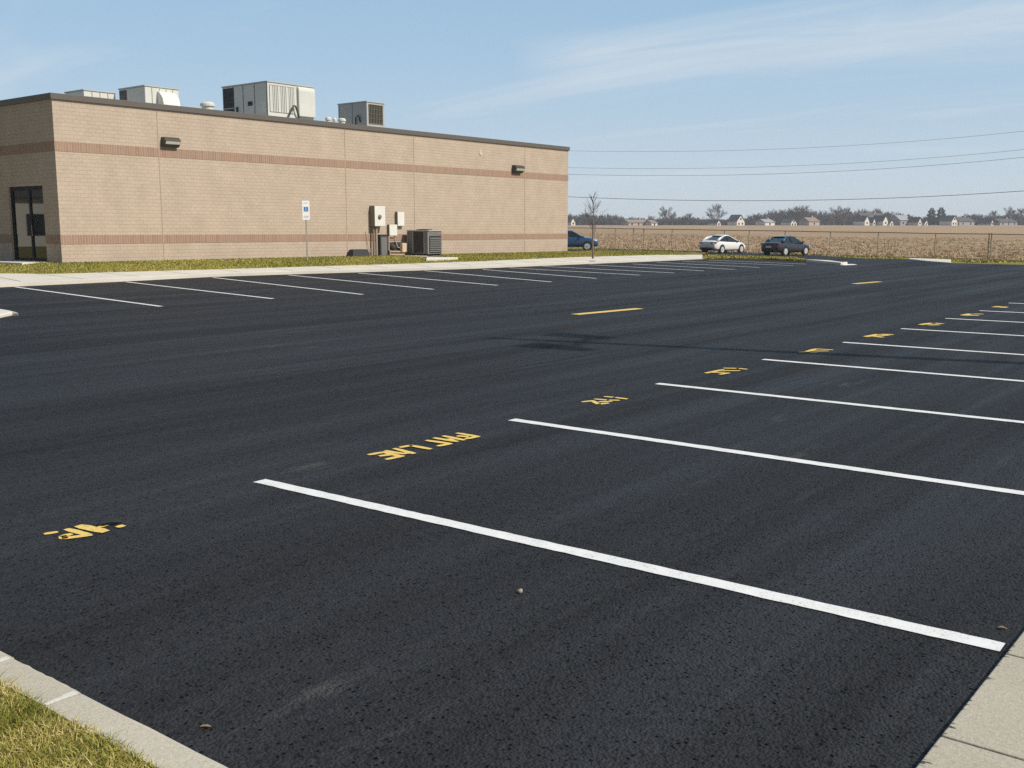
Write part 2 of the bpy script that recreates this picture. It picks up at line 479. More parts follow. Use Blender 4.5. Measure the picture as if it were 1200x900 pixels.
# ------------------------------------------------------------------ sidewalk along the building
mb = MB()
Bk = [P(*q, z=.15) for q in back]
Ft = [Vector((p.x, p.y, .12)) for p in Fr]
# resample both to the same number along the run
def resample(pts, n):
    d = [0]
    for a, b in zip(pts, pts[1:]): d.append(d[-1] + (b - a).length)
    out = []
    for i in range(n):
        t = d[-1] * i / (n - 1); k = 0
        while k < len(d) - 2 and d[k + 1] < t: k += 1
        out.append(pts[k].lerp(pts[k + 1], (t - d[k]) / max(1e-6, d[k + 1] - d[k])))
    return out
N = 60
ft = resample(Ft, N); bk = resample(Bk, N)
for i in range(N):
    kb = ft[i].lerp(bk[i], .04)
    mb.v += [(ft[i].x, ft[i].y, -.05), (ft[i].x, ft[i].y, .105), (kb.x, kb.y, .125), tuple(bk[i]), (bk[i].x, bk[i].y, -.05)]
for i in range(N - 1):
    for j in range(4):
        a = i * 5 + j; mb.f.append((a, a + 5, a + 6, a + 1))
e = (N - 1) * 5; mb.f.append((e, e + 1, e + 2, e + 3, e + 4)); mb.f.append((4, 3, 2, 1, 0))
o = mb.build('sidewalk', 'concrete'); o['kind'] = 'structure'
# score lines across the apron, cut as slim dark strips a few mm proud
mb = MB()
for i in range(3, N - 1, 3):
    a, b = ft[i].lerp(bk[i], .05), ft[i].lerp(bk[i], .985)
    t = (ft[i] - ft[i - 1]).normalized() * .012
    up = Vector((0, 0, .004)); a.z = lerp(.126, .15, .01); 
    mb.quad([a - t + up, a + t + up, b + t + up, b - t + up])
o = mb.build('sidewalk_joints', 'joint', fix=False); o.name = 'sidewalk_joint'; o['kind'] = 'structure'

# ------------------------------------------------------------------ building
XW = -37.2
bl = PX(73, 308, XW); br_ = PX(665, 294.8, XW)
tl = PX(63.3, 110, XW); tr = PX(666, 172.8, XW)
Y0, Y1 = bl.y, br_.y
ZB0, ZB1 = bl.z, br_.z; ZT0, ZT1 = tl.z, tr.z
XB = XW - 30
def wallz(t, v): return lerp(lerp(ZB0, ZB1, t), lerp(ZT0, ZT1, t), v)
bld = thing('store_building', 'long flat-roofed tan block building with two reddish brick bands and a dark roof edge', 'building', (XW, Y0, 0))
def bq(mb, p4, uv):
    mb.quad([(p[0] - XW, p[1] - Y0, p[2]) for p in p4], uv)
HH = ZT0 - ZB0
# door opening on the shaded front (facing -Y)
dl = PY(15.5, 306, Y0); dr = PY(55.5, 306, Y0); dtop = PY(35, 218, Y0).z; dbase = PY(35, 305.6, Y0).z
dX0, dX1 = dl.x, dr.x
VB = -.10
wall = MB()
def wuv(y, v): return (y - Y0, v * HH)
nseg = 8
for k in range(nseg):
    t0, t1 = k / nseg, (k + 1) / nseg
    ya, yb = lerp(Y0, Y1, t0), lerp(Y0, Y1, t1)
    bq(wall, [(XW, ya, wallz(t0, VB)), (XW, yb, wallz(t1, VB)), (XW, yb, wallz(t1, 1)), (XW, ya, wallz(t0, 1))],
       [wuv(ya, VB), wuv(yb, VB), wuv(yb, 1), wuv(ya, 1)])
def fuv(x, z): return (XW - x + .2, z - ZB0)
def frontq(x0, x1, z0, z1):
    bq(wall, [(x0, Y0, z0), (x1, Y0, z0), (x1, Y0, z1), (x0, Y0, z1)], [fuv(x0, z0), fuv(x1, z0), fuv(x1, z1), fuv(x0, z1)])
zb_ = ZB0 - .6
frontq(XB, dX0, zb_, ZT0); frontq(dX1, XW, zb_, ZT0); frontq(dX0, dX1, dtop, ZT0); frontq(dX0, dX1, zb_, dbase)
REV = .28
bq(wall, [(dX0, Y0, dbase), (dX0, Y0 + REV, dbase), (dX0, Y0 + REV, dtop), (dX0, Y0, dtop)], [(0, 0), (REV, 0), (REV, 2.8), (0, 2.8)])
bq(wall, [(dX1, Y0, dbase), (dX1, Y0 + REV, dbase), (dX1, Y0 + REV, dtop), (dX1, Y0, dtop)], [(0, 0), (REV, 0), (REV, 2.8), (0, 2.8)])
bq(wall, [(dX0, Y0, dtop), (dX0, Y0 + REV, dtop), (dX1, Y0 + REV, dtop), (dX1, Y0, dtop)], [(0, 0), (0, REV), (2, REV), (2, 0)])
bq(wall, [(dX0, Y0, dbase), (dX0, Y0 + REV, dbase), (dX1, Y0 + REV, dbase), (dX1, Y0, dbase)], [(0, 0), (0, REV), (2, REV), (2, 0)])
bq(wall, [(XB, Y1, -.9), (XW, Y1, -.9), (XW, Y1, ZT1), (XB, Y1, ZT1)], [(0, 0), (30, 0), (30, 6.5), (0, 6.5)])
bq(wall, [(XB, Y0, -.6), (XB, Y1, -.9), (XB, Y1, ZT1), (XB, Y0, ZT0)], [(0, 0), (32, 0), (32, 6.5), (0, 6.5)])
wall.build('wall', 'block', bld, fix=False)
# reddish bands, 12 mm proud, wrapping the corner
def band(v0, v1):
    mb = MB(); e = .012
    za0, za1 = wallz(0, v0[0]), wallz(0, v1[0]); zc0, zc1 = wallz(1, v0[1]), wallz(1, v1[1])
    def add(p4, uv): bq(mb, p4, uv)
    X = XW + e
    add([(X, Y0 - e, za0), (X, Y1 + e, zc0), (X, Y1 + e, zc1), (X, Y0 - e, za1)], [(0, .1), (Y1 - Y0, .1), (Y1 - Y0, .5), (0, .5)])
    add([(XW, Y0 - e, za1), (X, Y0 - e, za1), (X, Y1 + e, zc1), (XW, Y1 + e, zc1)], [(0, .1), (.01, .1), (.01, .5), (0, .5)])
    add([(XW, Y0 - e, za0), (X, Y0 - e, za0), (X, Y1 + e, zc0), (XW, Y1 + e, zc0)], [(0, .1), (.01, .1), (.01, .5), (0, .5)])
    runs = [(XB, X)] if za0 > dtop or za1 < dbase else [(XB, dX0 - .002), (dX1 + .002, X)]
    for (x0, x1) in runs:
        add([(x0, Y0 - e, za0), (x1, Y0 - e, za0), (x1, Y0 - e, za1), (x0, Y0 - e, za1)], [(x0, .1), (x1, .1), (x1, .5), (x0, .5)])
        add([(x0, Y0 - e, za1), (x1, Y0 - e, za1), (x1, Y0, za1), (x0, Y0, za1)], [(x0, .1), (x1, .1), (x1, .5), (x0, .5)])
        add([(x0, Y0 - e, za0), (x1, Y0 - e, za0), (x1, Y0, za0), (x0, Y0, za0)], [(x0, .1), (x1, .1), (x1, .5), (x0, .5)])
    return mb.build('accent_band', 'band', bld, fix=False)
band((.667, .684), (.725, .738)); band((.112, .128), (.168, .176))
# coping and roof
mb = MB(); ov = .07; ch = .19
def rel(p): return (p[0] - XW, p[1] - Y0, p[2])
def coprun(a, b, za, zb, inward):
    # a,b outer corners (x,y), inward unit vector
    ix, iy = inward
    w = .38
    c = [(a[0], a[1], za - ch), (b[0], b[1], zb - ch), (b[0] + ix * w, b[1] + iy * w, zb - ch), (a[0] + ix * w, a[1] + iy * w, za - ch)]
    c += [(p[0], p[1], p[2] + ch + .03) for p in c]
    mb.hexa([rel(p) for p in c])
coprun((XW + ov, Y0 - ov), (XW + ov, Y1 + ov), ZT0, ZT1, (-1, 0))
coprun((XB - ov, Y0 - ov), (XW + ov - .383, Y0 - ov), ZT0, ZT0, (0, 1))
coprun((XB - ov, Y1 + ov), (XW + ov - .383, Y1 + ov), ZT1, ZT1, (0, -1))
coprun((XB - ov, Y0 - ov + .383), (XB - ov, Y1 + ov - .383), ZT0, ZT1, (1, 0))
mb.build('coping', 'coping', bld, bevel=.012)
mb = MB(); mb.quad([rel(p) for p in [(XW - .02, Y0 + .02, ZT0 - .45), (XW - .02, Y1 - .02, ZT1 - .45), (XB + .02, Y1 - .02, ZT1 - .45), (XB + .02, Y0 + .02, ZT0 - .45)]])
mb.build('roof', 'roof', bld)
for px in (188.5, 405.5, 485.5, 615):
    yy = PX(px, 230, XW).y; t = (yy - Y0) / (Y1 - Y0); w = .012
    mb = MB()
    mb.hexa([rel(p) for p in [(XW - .01, yy - w, wallz(t, -.05)), (XW + .013, yy - w, wallz(t, -.05)), (XW + .013, yy + w, wallz(t, -.05)), (XW - .01, yy + w, wallz(t, -.05)),
             (XW - .01, yy - w, wallz(t, .962)), (XW + .013, yy - w, wallz(t, .962)), (XW + .013, yy + w, wallz(t, .962)), (XW - .01, yy + w, wallz(t, .962))]])
    mb.build('control_joint', 'seal', bld)
# storefront door: frame, two panes
dm = PY(36.8, 260, Y0 + .1).x
fr = MB(); y0, y1 = Y0 + .08, Y0 + .20
fw = .085
for (a, b, c, d) in ((dX0, dX0 + .16, dbase, dtop), (dX1 - .05, dX1, dbase, dtop), (dm - fw / 2 - .02, dm + fw / 2 + .02, dbase + .1, dtop - .14),):
    fr.box((a - XW, y0 - Y0, c + .001), (b - XW, y1 - Y0, d - .001))
fr.box((dX0 + .162 - XW, y0 - Y0, dtop - .14), (dX1 - .052 - XW, y1 - Y0, dtop - .002)); fr.box((dX0 + .162 - XW, y0 - Y0, dbase + .002), (dX1 - .052 - XW, y1 - Y0, dbase + .1))
door = fr.build('door', 'blackframe', bld)
for (a, b) in ((dX0 + .16, dm - .06), (dm + .06, dX1 - .05)):
    g = MB(); g.box((a - XW - .01, .12, dbase + .09), (b - XW + .01, .135, dtop - .13)); g.build('pane', 'shopglass', door)
g = MB(); g.tube([(dm + .16 - XW, .02, dbase + .95), (dm + .16 - XW, .02, dbase + 1.35)], .014); g.tube([(dm + .16 - XW, .02, dbase + 1.0), (dm + .1 - XW, .09, dbase + 1.0)], .01); g.tube([(dm + .16 - XW, .02, dbase + 1.3), (dm + .1 - XW, .09, dbase + 1.3)], .01)
g.build('handle', 'post', door)
# concrete stoop in front of the door
mb = MB(); mb.box((XB - 4, Y0 - 1.15, -.05), (dX1 + .35, Y0 - .001, dbase - .01)); o = mb.build('path', 'concrete', bevel=.02); o['kind'] = 'structure'

# ------------------------------------------------------------------ neighbouring building that the glass door mirrors
nbc = Vector((-92, -8, -.05))
nb = thing('neighbour_building', 'white building with dark windows, seen only as a reflection in the glass door', 'building', nbc, rad(12))
m = MB(); m.box((-9, -16, 0), (0, 4, 4.4)); m.build('wall', 'house_white', nb)
m = MB(); m.v = [(-9.6, -16.6, 4.4), (.6, -16.6, 4.4), (.6, 4.6, 4.4), (-9.6, 4.6, 4.4), (-4.5, -13, 7.6), (-4.5, 1, 7.6)]; m.f = [(0, 1, 4), (1, 2, 5, 4), (2, 3, 5), (3, 0, 4, 5), (3, 2, 1, 0)]
m.build('roof', 'shingle', nb)
for yy in (-13, -9.5, -6, -2.5, 1.0):
    m = MB(); m.box((.002, yy - .8, 1.0), (.06, yy + .8, 2.9)); m.build('window', 'win', nb)
# ------------------------------------------------------------------ roof units
def unit_from_px(xl, xc, xr, yt, Xf, zbase):
    """box whose near vertical edge shows at xc, faces running to xl (along -X) and xr (along +Y)"""
    c = PX(xc, yt, Xf)
    lx = PY(xl, yt, c.y).x; ry = PX(xr, yt, Xf).y
    return lx, Xf, c.y, ry, zbase, c.z
RZ = min(ZT0, ZT1) - .5
def hvac(label, xl, xc, xr, yt, Xf, style, ybot):
    x0, x1, ya, yb, z0, z1 = unit_from_px(xl, xc, xr, yt, Xf, PX(xc, ybot, Xf).z - .36)
    r = thing('rooftop_unit', label, 'air conditioner', (x1, ya, z0), 0, 'air handling units on the flat roof')
    L, Wd, H = yb - ya, x1 - x0, z1 - z0
    c = MB(); c.box((-Wd + .06, .06, RZ - z0), (-.06, L - .06, .36)); c.build('roof_curb', 'galv', r)
    b = MB(); b.box((-Wd, 0, .362), (0, L, H)); body = b.build('cabinet', 'galv_light' if style != 'end' else 'galv', r, bevel=.02)
    t = MB(); t.box((-Wd - .03, -.03, H + .002), (.03, L + .03, H + .06)); t.build('top_panel', 'galv', r, bevel=.01)
    if style == 'big':
        # -Y face: dark coil section, panels, hatch; +X face: louvred section and smooth hood
        for (a, bb, c0, c1) in ((-.98, -.745, .50, .97), (-.98, -.745, .22, .48)):
            m = MB(); m.box((Wd * a, -.012, H * c0), (Wd * bb, -.001, H * c1)); m.build('coil_guard', 'coil', r)
        for a in (-.74, -.53, -.28, -.015):
            m = MB(); m.box((Wd * a - .012, -.014, .40), (Wd * a + .012, -.001, H - .02)); m.build('panel_seam', 'dkgrey', r)
        m = MB(); m.box((-Wd * .43, -.016, H * .50), (-Wd * .33, -.001, H * .60)); m.build('control_window', 'black', r)
        m = MB(); m.box((-Wd * .14, -.014, H * .32), (-Wd * .03, -.001, H * .58)); m.build('data_plate', 'box_white', r)
        m = MB(); m.tube([(-Wd * .66, -.05, H * .5), (-Wd * .66, -.05, H * .24)], .05); m.build('disconnect', 'dkgrey', r)
        m = MB(); k = 15; L6 = L * .60
        for i in range(k):
            pt = (L6 - .24) / k; yy = .12 + pt * i; w_s = pt * (.62 if i % 5 else .95)
            m.box((.005, yy, .64), (.03, yy + w_s, H - .13))
        m.build('louvres', 'galv_light', r)
        m = MB(); m.box((.0005, .1, .62), (.004, L6 - .1, H - .1)); m.build('louvre_back', 'midgrey', r)
        m = MB()
        pr = [(0, .55), (.14, .55), (.14, H - .22), (.11, H - .1), (.05, H - .03), (0, H - .02)]
        i0 = len(m.v)
        for yy in (L * .63, L * .995):
            for (a, zz) in pr: m.v.append((a + .001, yy, zz))
        q = len(pr); m.f.append(tuple(range(q))); m.f.append(tuple(range(2 * q - 1, q - 1, -1)))
        for i in range(q): m.f.append((i, (i + 1) % q, q + (i + 1) % q, q + i))
        m.build('intake_hood', 'galv_light', r, bevel=.03)
        m = MB(); m.tube([(.12, L * .36, RZ - z0), (.12, L * .36, .3), (.16, L * .50, 1.0), (.16, L * .54, 1.0), (.12, L * .62, .55), (.12, L * .62, RZ - z0)], .04, 8); m.build('gas_pipe', 'dkgrey', r)
    elif style == 'end':
        m = MB(); m.box((.0005, L * .1, .55), (.006, L * .9, H - .1)); m.build('coil', 'coil', r)
        m = MB(); k = 9
        for i in range(k):
            yy = L * .1 + L * .8 * (i + .5) / k; m.box((.007, yy - .022, .55), (.03, yy + .022, H - .1))
        for i in range(5):
            zz = .55 + (H - .65) * i / 4; m.box((.031, L * .1, zz - .012), (.04, L * .9, zz + .012))
        m.build('coil_guard', 'grille', r)
        for a in (-.97, -.5):
            m = MB(); m.box((Wd * a - .01, -.012, .4), (Wd * a + .01, -.001, H - .02)); m.build('panel_seam', 'dkgrey', r)
        m = MB(); m.tube([(-Wd * .35, -.08, .0), (-Wd * .35, -.08, .85), (-Wd * .28, -.08, .95), (-Wd * .22, -.08, .85), (-Wd * .22, -.02, .6)], .035); m.build('gas_pipe', 'dkgrey', r)
    elif style == 'mid':
        m = MB(); m.box((-Wd * .985, -.012, .45), (-Wd * .70, -.001, H - .05)); m.build('coil_guard', 'dkgrey', r)
        for a in (.2, .42, .62, .82):
            m = MB(); m.box((.001, L * a - .012, .42), (.012, L * a + .012, H - .03)); m.build('panel_seam', 'midgrey', r)
        m = MB()
        pr = [(0, .36), (.5, .36), (.4, .75), (.15, 1.0), (0, 1.05)]; q = len(pr)
        for yy in (L * .35, L * .85):
            for (a, zz) in pr: m.v.append((a + .002, yy, zz))
        m.f.append(tuple(range(q))); m.f.append(tuple(range(2 * q - 1, q - 1, -1)))
        for i in range(q): m.f.append((i, (i + 1) % q, q + (i + 1) % q, q + i))
        m.build('intake_hood', 'box_white', r, bevel=.02)
    else:
        for a in (.25, .5, .75):
            m = MB(); m.box((.001, L * a - .012, .40), (.012, L * a + .012, H - .02)); m.build('panel_seam', 'midgrey', r)
    return r
hvac('low pale rooftop unit, mostly hidden behind the roof edge near the building corner', 76, 98, 135, 106, XW - 6.5, 'low', 120)
hvac('pale rooftop unit with a bulging white hood, second from the building corner', 139, 169.5, 209, 101, XW - 4.2, 'mid', 124)
hvac('largest rooftop unit, with a louvred side, a smooth white end panel and a bent pipe', 260, 313, 367, 96, XW - 2.2, 'big', 137.5)
hvac('small grey rooftop unit with a brown coil grille on its sunny side', 396, 429.5, 450.5, 119.5, XW - 1.8, 'end', 148.5)
def roofvent(label, px, yt, X, r_, cap):
    p = PX(px, yt, X)
    v = thing('roof_vent', label, 'roof vent', (p.x, p.y, RZ), 0, 'small vents on the flat roof')
    h = p.z - RZ
    m = MB(); m.lathe([(r_ * .7, 0), (r_ * .7, h * .72)], (0, 0, 0), n=16); m.build('stack', 'galv', v, smooth=False)
    if cap:
        m = MB(); m.lathe([(r_ * 1.0, h * .725), (r_ * 1.0, h * .84), (r_ * 1.25, h * .845), (r_ * 1.25, h * .93), (r_ * .95, h * .985), (r_ * .4, h)], (0, 0, 0), n=16); m.build('cap', 'galv_light', v)
roofvent('round capped vent on the roof left of the largest rooftop unit', 243, 119.5, XW - 2.6, .26, True)
roofvent('slim dark vent stub at the left of the stubs beside the smallest rooftop unit', 384.5, 137, XW - 1.7, .12, True)
roofvent('pale vent stub touching the side of the smallest rooftop unit', 400.5, 138.5, XW - 1.5, .16, True)
roofvent('thin pale vent stub in the middle of the three by the smallest rooftop unit', 392, 138, XW - 1.5, .08, True)

# ------------------------------------------------------------------ wall lamps and plate on the sunny wall
def wallpack(label, px, py, s=1.0):
    p = PX(px, py, XW)
    w = thing('wall_lamp', label, 'wall lamp', (XW + .002, p.y, p.z), 0, 'wall lamps on the tan wall')
    hl = .50 * s; hz = .27 * s; dp = .42 * s
    pr = [(0, -hz), (dp * .45, -hz), (dp * .8, -hz * .45), (dp, hz * .15), (dp * .95, hz * .55), (dp * .6, hz), (0, hz)]
    m = MB(); q = len(pr)
    for yy in (-hl, hl):
        for (a, zz) in pr: m.v.append((a, yy, zz))
    m.f.append(tuple(range(q))); m.f.append(tuple(range(2 * q - 1, q - 1, -1)))
    for i in range(q): m.f.append((i, (i + 1) % q, q + (i + 1) % q, q + i))
    m.build('housing', 'bronze', w, bevel=.02)
    m = MB(); e = .012
    m.hexa([(dp * .80 + e, -hl * .9, -hz * .42), (dp + e, -hl * .9, hz * .13), (dp + e, hl * .93, hz * .13), (dp * .80 + e, hl * .93, -hz * .42),
            (dp * .80 + .002, -hl * .9, -hz * .42), (dp + .002, -hl * .9, hz * .13), (dp + .002, hl * .93, hz * .13), (dp * .80 + .002, hl * .93, -hz * .42)])
    m.build('lens', 'lens', w)
wallpack('dark wall lamp with a pale lens, beside the joint nearest the building corner', 198, 167, .72)
wallpack('dark wall lamp with a pale lens, near the far end of the tan wall', 605, 198.3, .80)
p = PX(563.5, 178.5, XW)
m = MB(); m.lathe([(.17, 0), (.17, .02), (.12, .025), (.11, .01)], (0, 0, 0), axis='x', n=20)
tag(m.build('wall_vent', 'ventpaint', loc=(XW + .003, p.y, p.z)), 'small round tan vent high on the tan wall, above the brick band', 'vent')

# ------------------------------------------------------------------ lawn beside the building
lawn = MB()
bpix = [(-140, 306.5), (-60, 307), (0, 307.4), (73, 308.4)] 
rows = []
for t in [i / 30 for i in range(31)]:
    y = lerp(Y0 - .3, Y1 + .6, t); tt = (y - Y0) / (Y1 - Y0)
    top = Vector((XW + .05, y, lerp(ZB0, ZB1, tt) + .0))
    # matching point on the walk's back edge: same picture column
    best = min(resample(Bk, 200), key=lambda q: abs(q.y - (y - 2.0)))
    rows.append((best, top))
pre = []
for t in [0, .5]:
    a = resample(Bk, 60)[int(2 + t * 10)]
    pre.append((a, Vector((lerp(XB - 8, XW - 5, t), Y0 - 1.16, ZB0 - .03))))
post = []
bkr = [P(760, 298.9, .15), P(795, 298.6, .15), P(823, 298.4, .15)]
tops = [PD(700, 293.6, 67), PD(760, 294.6, 67), PD(830, 297.0, 64)]
for a, b in zip(bkr, tops): b.z = min(b.z, .2); post.append((a, b))
rows = pre + rows + post
nr = 7
LAWN = []
for a, b in rows:
    ln = []
    for j in range(nr):
        q = a.lerp(b, j / (nr - 1)); q.z += .03 * math.sin(math.pi * j / (nr - 1))
        ln.append(q)
    LAWN.append(ln)
    a2 = Vector((a.x, a.y, -.1)); ln2 = [a2] + ln + [Vector((b.x, b.y, -.7))]
    lawn.v += [tuple(q) for q in ln2]
w_ = nr + 2
for i in range(len(rows) - 1):
    for j in range(w_ - 1):
        a = i * w_ + j; lawn.f.append((a, a + w_, a + w_ + 1, a + 1))
o = lawn.build('lawn', 'lawn', smooth=True); o['kind'] = 'structure'

rng = np.random.default_rng(5)
def blades(name, base, hmin, hmax, width, lean, toneA, mat='grass', nrm_up=True):
    """one bent blade (two quads collapsed to a quad + tip) per base point -> triangles"""
    n = len(base); base = np.asarray(base)
    ang = rng.uniform(0, 2 * np.pi, n); h = rng.uniform(hmin, hmax, n)
    w = width * rng.uniform(.6, 1.2, n)
    la = rng.uniform(0, 2 * np.pi, n); le = h * np.abs(rng.normal(0, lean, n))
    side_ = np.stack([np.cos(ang), np.sin(ang), np.zeros(n)], 1) * w[:, None] * .5
    top = base + np.stack([np.cos(la) * le, np.sin(la) * le, h], 1)
    mid = base + np.stack([np.cos(la) * le * .32, np.sin(la) * le * .32, h * .58], 1)
    v = np.stack([base - side_, base + side_, mid + side_ * .85, base - side_, mid + side_ * .85, mid - side_ * .85, mid - side_ * .85, mid + side_ * .85, top], 1).reshape(-1, 3)
    o = np_mesh(name, v, None, mat, np.repeat(toneA, 3), 3)
    o['kind'] = 'stuff'
    return o
def smooth_noise(x, y, s, seed):
    r = np.random.default_rng(seed); out = np.zeros(len(x))
    for k in range(6):
        a = r.uniform(0, 2 * np.pi); f = s * r.uniform(.5, 2.2); ph = r.uniform(0, 6.3)
        out += np.sin((x * np.cos(a) + y * np.sin(a)) * f + ph)
    return out / 6
# tufts over the lawn
pts = []
for i in range(len(LAWN) - 1):
    A, B = LAWN[i], LAWN[i + 1]
    for j in range(nr - 1):
        q = [A[j], B[j], B[j + 1], A[j + 1]]
        area = ((q[1] - q[0]).cross(q[3] - q[0])).length
        for _ in range(min(2500, int(area * 260))):
            u, v = R.random(), R.random()
            pts.append(tuple(q[0].lerp(q[1], u).lerp(q[3].lerp(q[2], u), v)))
pts = np.array(pts)
tn = np.clip(.50 + .22 * smooth_noise(pts[:, 0], pts[:, 1], 1.4, 3) + rng.normal(0, .14, len(pts)), 0, 1)
tag(blades('lawn_grass', pts, .025, .06, .034, .8, tn), 'dry olive grass between the tan wall and the pale walk', 'grass', kind='stuff')

# verge grass far: crest, around cars and along the fence
def scatter_verge(n, Dr, Sr, test=None):
    out = []
    while len(out) < n:
        s_ = R.uniform(*Sr); D = R.uniform(*Dr(s_)); x, y = W(D, s_)
        if test is None or test(x, y): out.append((x, y, G(x, y) - .01))
    return np.array(out)
def not_drive(x, y):
    q = Vector((x, y, 0))
    for k in range(len(cl) - 1):
        a, b = cl[k][0].copy(), cl[k + 1][0].copy(); a.z = b.z = 0
        t = max(0, min(1, (q - a).dot(b - a) / (b - a).length_squared))
        if (q - a.lerp(b, t)).length < max(cl[k][1], cl[k + 1][1]) + .1: return False
    return True
vp = scatter_verge(26000, lambda s_: (53 if s_ > 21.6 else 60, fence_D(s_) + 1.5), (-12, 46), not_drive)
tn = np.clip(.52 + .2 * smooth_noise(vp[:, 0], vp[:, 1], .9, 9) + rng.normal(0, .2, len(vp)), 0, 1)
tag(blades('verge_grass', vp, .04, .11, .09, .7, tn), 'rough olive grass on the verge before the chain-link fence', 'grass', kind='stuff')

# ------------------------------------------------------------------ island at the end of the sidewalk
def island():
    fr_ = [P(*q) for q in [(823, 303.6), (848, 302.8), (900, 304.3), (944, 306.6)]]
    bk_ = [P(952, 304.2, .12), P(930, 300.8, .12), P(900, 299.9, .12), P(848, 298.7, .12), P(823, 298.4, .12)]
    ring = [Vector((q.x, q.y, 0)) for q in fr_ + bk_]
    zs = [.015, .015, .015, .015, .10, .10, .10, .10, .10]
    mb = MB(); mb.prism(ring, -.2, zs); o = mb.build('island', 'lawn'); o['kind'] = 'structure'
    nose = [P(944.3, 306.7), P(968, 309.0), P(985, 310.6), P(991, 310.4), P(993, 309.6), P(988, 307.0, .12), P(972, 304.9, .12), P(952.5, 304.1, .12)]
    mb = MB(); mb.prism([(q.x, q.y) for q in nose], -.2, .12); o = mb.build('kerb', 'concrete', bevel=.025); o['kind'] = 'structure'
    pts = []
    cx = sum((q for q in ring), Vector()) / len(ring)
    for _ in range(3600):
        i = R.randrange(len(ring)); a, b = ring[i], ring[(i + 1) % len(ring)]
        u, v = R.random(), R.random()
        if u + v > 1: u, v = 1 - u, 1 - v
        q = cx + (a - cx) * u + (b - cx) * v; zc_ = .06
        pts.append((q.x, q.y, zc_ + (zs[i] - zc_) * u + (zs[(i + 1) % len(ring)] - zc_) * v - .015))
    pts = np.array(pts)
    tag(blades('island_grass', pts, .03, .07, .06, .8, np.clip(rng.normal(.55, .22, len(pts)), 0, 1)), 'strip of dry grass on the kerbed island before the parked cars', 'grass', kind='stuff')
island()
# worn white paint fan off the island nose
mb = MB(); mb.quad([P(988, 310.9, .004), P(1005, 310.3, .004), P(1000, 309.3, .004), P(990, 309.5, .004)])
tag(mb.build('paint_patch', 'white_paint', fix=False), 'short white paint mark at the tip of the far kerbed island', 'pavement marking')
# the far kerb by the drive mouth
mb = MB()
kf = [P(1064, 304.0), P(1085, 306.2), P(1108, 308.0), P(1114, 308.4)]
kb_ = [P(1066, 302.3, .06), P(1085, 303.0, .06), P(1106, 303.6, .06), P(1114.5, 304.0, .06)]
for a, b in zip(kf, kb_):
    q = a.lerp(Vector((b.x, b.y, 0)), .22)
    mb.v += [(a.x, a.y, -.1), (a.x, a.y, .03), (q.x, q.y, .055), (b.x, b.y, .06), (b.x, b.y, -.3)]
for i in range(len(kf) - 1):
    for j in range(4):
        a = i * 5 + j; mb.f.append((a, a + 5, a + 6, a + 1))
mb.f.append((0, 1, 2, 3, 4)); mb.f.append(tuple((len(kf) - 1) * 5 + j for j in (4, 3, 2, 1, 0)))
o = mb.build('kerb', 'concrete', bevel=.02); o['kind'] = 'structure'
# rounded kerb nose at the left edge of the picture
tipp = P(21, 367.2); 
ctr = P(-60, 366.5)
mb = MB(); ring = []
A = P(-120, 358.5, .07); B = P(0, 361.6, .07); Cc = P(12, 363.6, .07); Dd = P(22, 367.3, .05); E_ = P(14, 369.6); Fq = P(0, 372.6); Gq = P(-120, 377)
ring = [A, B, Cc, Dd, E_, Fq, Gq][::-1]
mb.prism([(q.x, q.y) for q in ring], -.05, .07)
o = mb.build('kerb', 'concrete', bevel=.03); o['kind'] = 'structure'

# ------------------------------------------------------------------ near kerb with grass, near sidewalk
zk = .13
outer = [P(-330, 592, zk), P(-120, 697, zk), P(0, 758, zk), P(140, 828.5, zk), P(200, 857, zk), P(280, 900, zk), P(420, 972, zk), P(640, 1090, zk)]
inner = [P(-330, 640, zk), P(-120, 742, zk), P(0, 800, zk), P(70, 838, zk), P(130, 868, zk), P(180, 898, zk), P(330, 985, zk), P(560, 1120, zk)]
yo = sum(q.y for q in outer[1:6]) / 5; yi = sum(q.y for q in inner[1:6]) / 5
KO, KI = yo, yi + .012
_a, _b = P(0, 758, zk), P(280, 900, zk); KS = (_b.y - _a.y) / (_b.x - _a.x); KX = _a.x + (KO - _a.y) / KS if abs(KS) > 1e-6 else _a.x
def shear(mb):
    mb.v = [(x, y + KS * (x - KX), z) for x, y, z in mb.v]
joints = [P(92, 805, zk).x, P(113, 815, zk).x]
# kerb run in pieces with mortar joints between them
xs = [-9.0, -6.95, P(18, 768, zk).x, P(98, 808, zk).x, P(98, 808, zk).x + 1.9]
for k in range(len(xs) - 1):
    mb = MB(); a, b = xs[k] + .009, xs[k + 1] - .009
    prof = [(KI, -.1), (KI, zk - .004), (KO - .03, zk), (KO - .008, zk - .012), (KO, zk - .035), (KO + .02, -.1)]
    nsub = 14
    for i in range(nsub + 1):
        x = lerp(a, b, i / nsub)
        for (y, z) in prof: mb.v.append((x, y + (R.uniform(-.003, .003)), z))
    q = len(prof)
    for i in range(nsub):
        for j in range(q - 1):
            c = i * q + j; mb.f.append((c, c + q, c + q + 1, c + 1))
    mb.f.append(tuple(range(q))); mb.f.append(tuple(nsub * q + j for j in range(q - 1, -1, -1)))
    shear(mb); o = mb.build('kerb', 'kerb'); o['kind'] = 'structure'
    mb = MB(); mb.hexa([(b - .004, KI + .01, -.08), (b + .022, KI + .01, -.08), (b + .022, KO - .012, -.08), (b - .004, KO - .012, -.08),
                        (b - .002, KI + .01, zk - .004), (b + .010, KI + .01, zk - .006), (b + .024, KO - .03, zk + .002), (b - .006, KO - .03, zk + .002)])
    shear(mb); o = mb.build('kerb_mortar', 'mortar'); o['kind'] = 'structure'
